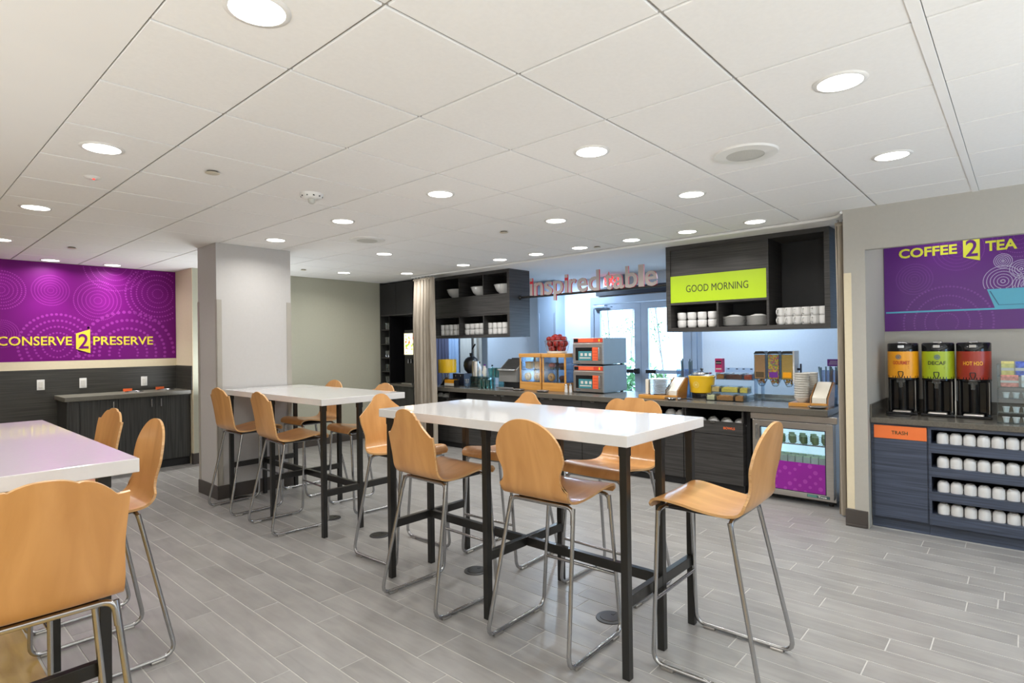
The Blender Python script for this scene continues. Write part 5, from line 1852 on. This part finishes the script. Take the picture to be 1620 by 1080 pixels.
# chrome dishes with tongs before the cases
def dish(X, Y, label, w=.10, d=.065):
    q = on('serving_dish', label, 'dish', X, Y, 'chrome rest dishes on the counter')
    mb = MB().lathe([(.6, 0), (.8, .004), (1, .016), (.98, .018), (.78, .007), (.01, .005)], n=28)
    mb.v = [(x * w, y * d, z) for x, y, z in mb.v]
    mb.build('dish', M['chrome'], q)
    for s in (-1, 1): MB().tube([(-.08, .012 * s, .018), (.0, .018 * s, .022), (.10, .004 * s, .024)], .004, 6).build('tong_arm', M['steel'], q)
dish(5.75, 5.04, 'chrome dish with tongs before the left pastry case')
dish(5.75, 4.63, 'chrome dish with tongs before the right pastry case')
dish(5.72, 2.83, 'chrome spoon rest in front of the yellow crock', .05, .06)
dish(5.69, 1.40, 'chrome dish in front of the right-hand napkin holder', .08, .05)
t = on('ladle', 'black-handled ladle lying before the yellow crock', 'ladle', 5.70, 2.66)
MB().tube([(-.06, 0, .012), (.0, .0, .02), (.07, .02, .012)], .006, 6).build('handle', M['black'], t)
MB().sph((-.075, 0, .016), .022, 12, (1, 1, .6)).build('bowl', M['chrome'], t)

for k, (X, Y) in enumerate(((5.86, 4.335), (5.90, 4.295))):
    t = on('shaker', ('white shaker nearest the pastry case', 'white shaker nearest the microwave ovens')[k], 'shaker', X, Y, 'white shakers')
    MB().lathe([(.02, 0), (.022, .01), (.017, .06), (.019, .085)], n=16).build('body', M['porcelain'], t)
    MB().lathe([(.02, .085), (.02, .095), (.012, .105)], n=16).build('cap', M['chrome'], t)

# microwave ovens
def microwave(z, label):
    t = on('microwave_oven', label, 'microwave', 5.92, 4.032, 'stacked microwave ovens', z)
    w, h, d = .222, .338, .54
    for x in (-.18, .18):
        for y in (.05, .48): MB().cyl((x, y, 0), .018, .013, 12).build('foot', M['black'], t)
    MB().box(-w, .012, .012, w, d, h, .005).build('cabinet', M['micro_side'], t)
    f = MB().box(-w, -.006, .014, w, .012, h, .003).build('front_frame', M['steel'], t)
    box('control_strip', M['micro_red'], f, -w + .012, -.009, .282, w - .01, -.005, .332)
    box('strip_display', M['black_gloss'], f, -w + .014, -.011, .286, -w + .075, -.008, .328)
    box('strip_panel', M['micro_or'], f, -w + .085, -.011, .288, w - .14, -.008, .326)
    box('strip_key', M['yellow'], f, w - .065, -.011, .292, w - .045, -.008, .322)
    dr = MB().box(-w + .004, -.022, .018, w - .004, -.006, .270, .004).build('door', M['steel'], t)
    box('window', M['black_gloss'], dr, -w + .045, -.024, .058, .078, -.021, .220)
    cd = box('teal_card', M['micro_teal'], dr, -.132, -.0255, .060, .068, -.0235, .175)
    oc = box('orange_card', M['micro_or'], dr, .075, -.0255, .060, .158, -.0235, .222)
    mb = MB()
    for i in range(3): mb.box(-.10 + i * .062, -.0262, .115, -.064 + i * .062, -.0255, .150)
    mb.box(-.115, -.0262, .085, .05, -.0255, .098)
    mb.build('card_print', M['porc2'], cd)
    mb = MB()
    for i in range(4): mb.box(.085, -.0262, .075 + i * .036, .148, -.0255, .082 + i * .036)
    mb.build('card_print', M['micro_red'], oc)
    MB().tube(fillet([(.185, -.022, .065), (.185, -.052, .065), (.185, -.052, .215), (.185, -.022, .215)], .012, 4), .009, 8).build('handle', M['chrome'], dr)
    mb = MB().box(-w + .05, -.0235, .030, -w + .11, -.022, .042)
    mb.build('maker_plate', M['slate'], dr)


microwave(BT, 'lower grey microwave oven of the stack on the buffet counter')
microwave(BT + .346, 'upper grey microwave oven stacked on the other one')
t = on('oven_mat', 'dark rubber mat between the two microwave ovens', 'mat', 5.92, 4.032, None, BT + .3385)
MB().box(-.20, .02, 0, .20, .52, .0070, .002).build('mat', M['black'], t)

# plates on a wooden tray
t = on('wooden_tray', 'bamboo tray under the plate stack beside the microwaves', 'tray', 5.82, 3.06, 'bamboo trays')
MB().box(-.165, -.11, 0, .155, .13, .040, .005).build('board', M['bamboo'], t)
MB().box(-.13, -.08, .040, .13, .10, .042, .001).build('inlay', M['brownwood'], t)
for k in range(12):
    put(plate0, 5.83, 3.02, BT + .044 + k * .0142, 0, 'white plate in the stack on the bamboo tray, %s from the bottom' % ordinal(k), 'plates on the bamboo tray')
t = on('paper_slips', 'upright white paper slips beside the plate stack', 'paper', 5.80, 3.155, None, BT + .042)
MB().box(-.018, -.02, 0, .018, .03, .165, .002).build('slips', M['paper'], t)
MB().box(-.0185, -.0205, .02, .0185, .0305, .035, .001).build('band', M['porcelain'], t)


def napkin_holder(X, Y, label, lb2):
    t = on('napkin_holder', label, 'holder', X, Y, 'slanted wooden napkin holders')
    sil = [(-.10, 0), (.12, 0), (.17, .215), (.12, .225), (-.085, .090)]
    for x0, x1 in ((-.078, -.068), (.066, .076)):
        mb = MB(); mb.flat = True
        mb._prism([(y, z) for y, z in sil], x0, x1, 'yz'); mb.flat = False
        mb.build('side_board', M['brownwood'], t)
    MB().box(-.068, -.10, 0, .066, .10, .012).build('bottom_board', M['bamboo'], t)
    MB().box(-.068, -.100, .012, .066, -.092, .040).build('front_lip', M['bamboo'], t)
    p = thing('napkin_stack', lb2, 'napkins', (X, Y, BT), FX, 'napkin stacks')
    pr = [(-.090, .014), (.09, .014), (.145, .218), (.118, .225), (-.090, .088)]
    MB().prism(pr, -.060, .058, 'yz').build('napkins', M['paper'], p)
    mb = MB()
    for i in range(5): mb.box(-.0602, -.0915, .020 + i * .013, .0582, -.0895, .0215 + i * .013)
    mb.build('fold_lines', M['packet_w'], p)


napkin_holder(5.90, 2.875, 'slanted wooden napkin holder between the plates and the yellow crock', 'white napkins in the holder left of the yellow crock')
napkin_holder(5.86, 1.405, 'slanted wooden napkin holder at right end of the counter', 'white napkins in the right-end holder')

# soup crock
t = on('soup_crock', 'yellow enamel soup crock with chrome lid on a black warmer', 'crock', 6.12, 2.665)
MB().lathe([(.10, 0), (.105, .008), (.105, .050), (.098, .056)], n=32).build('warmer', M['black'], t)
MB().box(-.03, -.112, .012, .03, -.103, .045, .004).build('dial_plate', M['black_gloss'], t)
cr = MB().lathe([(.110, .056), (.122, .062), (.142, .235), (.144, .242), (.138, .246), (.13, .246)], n=40).build('pot', M['crock'], t)
mb = MB()
for r0, r1 in ((.034, .030), (.024, .021), (.012, .0005)): mb.lathe([(r0, 0), (r1, 0)], (-.01, 0, .15), 24, 'y', cap=False)
mb.v = [(x, -math.sqrt((.1335 + (z - .15) * .115) ** 2 - x * x) - .0006, z) for x, y, z in mb.v]
mb.build('emblem', M['pale_y'], cr)
MB().lathe([(.136, .246), (.136, .252), (.112, .262), (.106, .282), (.05, .296), (.001, .298)], n=36, cap=False).build('lid', M['chrome'], t)
MB().lathe([(.012, .296), (.010, .306), (.018, .312), (.018, .320), (.010, .326)], n=16).build('knob', M['black'], t)
MB().box(-.146, -.02, .225, -.130, .02, .240, .003).box(.130, -.02, .225, .146, .02, .240, .003).build('lug', M['chrome'], t)

# cutlery holders
def cutlery(X, Y, w, z1, label, lb2, cols, m, zt):
    t = on('cutlery_holder', label, 'holder', X, Y, 'clear cutlery holders')
    acryl_box(MB(), -w, -.05, 0, w, .05, z1).build('box', M['acryl_blue'], t)
    for i in range(1, cols): MB().box(-w + 2 * w * i / cols - .001, -.047, .003, -w + 2 * w * i / cols + .001, .047, z1 - .002).build('partition', M['acryl_blue'], t)
    for c in range(cols):
        for i in range(4):
            x = -w + 2 * w * (c + .5) / cols
            q = thing('cutlery', '%s, compartment %s, piece %s' % (lb2, ordinal(c), ordinal(i)), 'cutlery', (X, Y, BT), FX, lb2)
            x0 = x + random.uniform(-.018, .018); y0 = random.uniform(-.03, .03)
            x1 = x0 + random.uniform(-.02, .02) - (.02 if c == 0 else 0)
            MB().tube([(x0, y0, .008), (x0 * .5 + x1 * .5, y0, zt * .55)], .0035, 6).build('blade', M['chrome'], q)
            MB().tube([(x0 * .5 + x1 * .5, y0, zt * .53), (x1, y0 * .8, zt + random.uniform(-.02, .02))], .0075, 6).build('handle', m, q)


cutlery(6.17, 2.865, .10, .31, 'clear acrylic cutlery holder behind the yellow crock', 'black-handled cutlery behind the yellow crock', 2, M['slate'], .41)
cutlery(6.10, 1.385, .068, .33, 'clear acrylic cutlery holder at right end of the counter', 'dark cutlery in the right-end holder', 3, M['slate'], .36)
t = on('small_sign', 'small purple tent sign above the right-end cutlery holder', 'sign', 6.17, 1.36, None, BT + .0)
MB().tube([(0, .03, 0), (0, .03, .37)], .004, 6).build('stem', M['chrome'], t)
MB().cyl((0, .03, 0), .03, .005, 20).build('foot', M['chrome'], t)
sp = MB().box(-.072, .026, .365, .065, .034, .432, .001).build('plate', M['purple_sign'], t)
mb = MB()
for i in range(3): mb.box(-.06 + i * .006, .0252, .382 + i * .014, .05 - i * .008, .026, .387 + i * .014)
mb.build('print', M['lav'], sp)

# topping bins on a stepped acrylic stand
t = on('topping_stand', 'stepped clear acrylic stand for the topping bins', 'stand', 6.05, 2.32)
for y0, z in ((-.13, 0), (0, .075), (.13, .205)):
    MB().box(-.19, y0 - .065, z, .21, y0 + .065, z + .004).build('step', M['acrylic'], t)
    if z: MB().box(-.19, y0 - .065, .004, .21, y0 - .061, z).build('riser', M['acrylic'], t)
for sx in (-.19, .206): MB().box(sx, -.195, .004, sx + .004, .195, .06).build('side', M['acrylic'], t)
MB().box(-.09, .10, .285, .20, .104, .335).build('header_strip', M['acryl_blue'], t)
mb = MB()
for x in (-.07, .02, .09, .17): mb.box(x, .0985, .318, x + .022, .10, .328)
mb.build('header_print', M['navy'], t)
cols3 = [(-.188, -.098), (-.085, .095), (.108, .196)]
fills = [[M['topping_w'], M['topping_b'], M['topping_b']], [M['bread_pale'], M['topping_y'], M['topping_y']], [M['topping_b'], M['muffin'], M['berry']]]
for r, (y0, z) in enumerate(((-.13, .004), (0, .079), (.13, .209))):
    for c, (a, b) in enumerate(cols3):
        nm = (('pale', 'brown nut', 'dark nut'), ('cream', 'yellow', 'golden'), ('brown', 'dark', 'red'))[r][c]
        q = on('topping_bin', 'clear bin of %s topping, %s step, %s bin' % (nm, ('lowest', 'middle', 'top')[r], ('left', 'middle', 'right')[c]), 'bin', 6.05 + y0, 2.32 - (a + b) / 2, 'topping bins', BT + z)
        w = (b - a) / 2
        acryl_box(MB(), -w, -.058, 0, w, .058, .066).build('walls', M['acrylic'], q)
        mb = MB().box(-w + .005, -.053, .004, w - .005, .053, .044, .004)
        for _ in range(int(90 * w / .05)):
            mb.sph((random.uniform(-w + .012, w - .012), random.uniform(-.045, .045), .044 + random.uniform(-.002, .006)), random.uniform(.005, .008), 5)
        tag(mb.build('topping', fills[r][c], q), kind='stuff')
        ld = MB().box(-w, -.060, 0, w, .06, .004).build('lid', M['acrylic'], q)
        ld.location = (0, 0, .068); ld.rotation_euler = (0, 0, 0)
        MB().box(-.012, -.068, .066, .012, -.058, .074, .002).build('lid_knob', M['chrome'], q)
t = on('tea_box', 'pink tea box standing on the top left topping bin', 'box', 6.18, 2.485, None, BT + .283)
MB().box(-.040, -.035, 0, .040, .035, .150, .002).build('carton', M['pink'], t)
MB().box(-.030, -.0362, .085, .030, -.035, .125).build('label_panel', M['navy'], t)
MB().box(-.030, -.0362, .03, .030, -.035, .045).box(-.03, -.0364, .10, .03, -.0362, .106).build('print', M['porc2'], t)

# cereal dispensers
ys = [(2.038, 'cereal1', 'brown ring cereal', M['stem'], 'left'), (1.905, 'cereal2', 'many-coloured cereal', M['purple_sign'], 'middle'), (1.773, 'cereal3', 'orange cereal', M['disp_o'], 'right')]
t = on('dispenser_stand', 'clear acrylic stand carrying the three cereal dispensers', 'stand', 6.24, 1.90)
MB().box(-.21, .0, 0, .20, .006, .50).build('back_plate', M['acrylic'], t)
MB().box(-.21, -.10, 0, .20, .08, .006).build('foot_plate', M['acrylic'], t)
for x in (-.21, -.14): MB().box(x, -.10, .006, x + .005, .0, .30).build('side_post', M['acryl_blue'], t)
MB().box(.186, -.16, .19, .202, .0, .515, .002).build('end_plate', M['white_pl'], t)
MB().lathe([(.012, 0), (.012, .03)], (.202, -.06, .33), 12, 'x').box(.228, -.075, .28, .24, -.045, .385, .003).build('side_knob', M['navy'], t)
for Y, m, nm, lm, ps in ys:
    q = on('cereal_dispenser', '%s cereal dispenser filled with %s' % (ps, nm), 'dispenser', 6.165, Y, 'cereal dispensers', BT + .15)
    w = .056
    acryl_box(MB(), -w, -.062, .075, w, .062, .335).build('hopper', M['acrylic'], q)
    MB().box(-w + .004, -.058, .079, w - .004, .058, .325, .003).build('cereal', M[m], q)
    mb = MB()
    mb.lathe([(.018, 0), (.030, .012), (.054, .066), (.055, .074)], n=20).build('funnel', M['acrylic'], q)
    mb = MB()
    for _ in range(26): mb.sph((random.uniform(-.03, .03), random.uniform(-.03, .03), random.uniform(.035, .072)), .008, 5)
    tag(mb.build('loose_cereal', M[m], q), kind='stuff')
    MB().box(-w * .72, -.0645, .095, w * .72, -.062, .150).build('label_panel', lm, q)
    MB().prism([(-w - .003, .335), (w + .003, .335), (w - .016, .362), (-w + .016, .362)], -.066, .066).build('lid', M['black'], q)
    MB().box(-.008, -.085, .030, .008, -.05, .046, .003).build('turn_knob', M['chrome'], q)

# bowl stacks on a tray
t = on('wooden_tray', 'bamboo tray under the tall bowl stacks near the right end', 'tray', 5.87, 1.565, 'bamboo trays')
MB().box(-.105, -.10, 0, .095, .18, .034, .004).build('board', M['bamboo'], t)
MB().box(-.085, -.08, .034, .075, .16, .036, .001).build('inlay', M['brownwood'], t)
bs = thing('bowl', 'x', 'bowl', (0, 0, 0))
MB().lathe([(.034, 0), (.036, .004), (.060, .030), (.066, .052), (.063, .052), (.056, .032), (.02, .008)], n=28).build('body', M['porc2'], bs)
MB().lathe([(.066, .046), (.068, .050), (.066, .053)], n=28, cap=False).build('rim', M['porc2'], bs)
for q, (X, Y, n) in enumerate(((5.845, 1.570, 11), (5.985, 1.530, 11))):
    for k in range(n):
        put(bs, X, Y, BT + .036 + k * .0222, 0, 'cream bowl in the %s stack near the right end, %s from bottom' % (('front', 'rear')[q], ordinal(k)), 'bowl stacks on the bamboo tray')
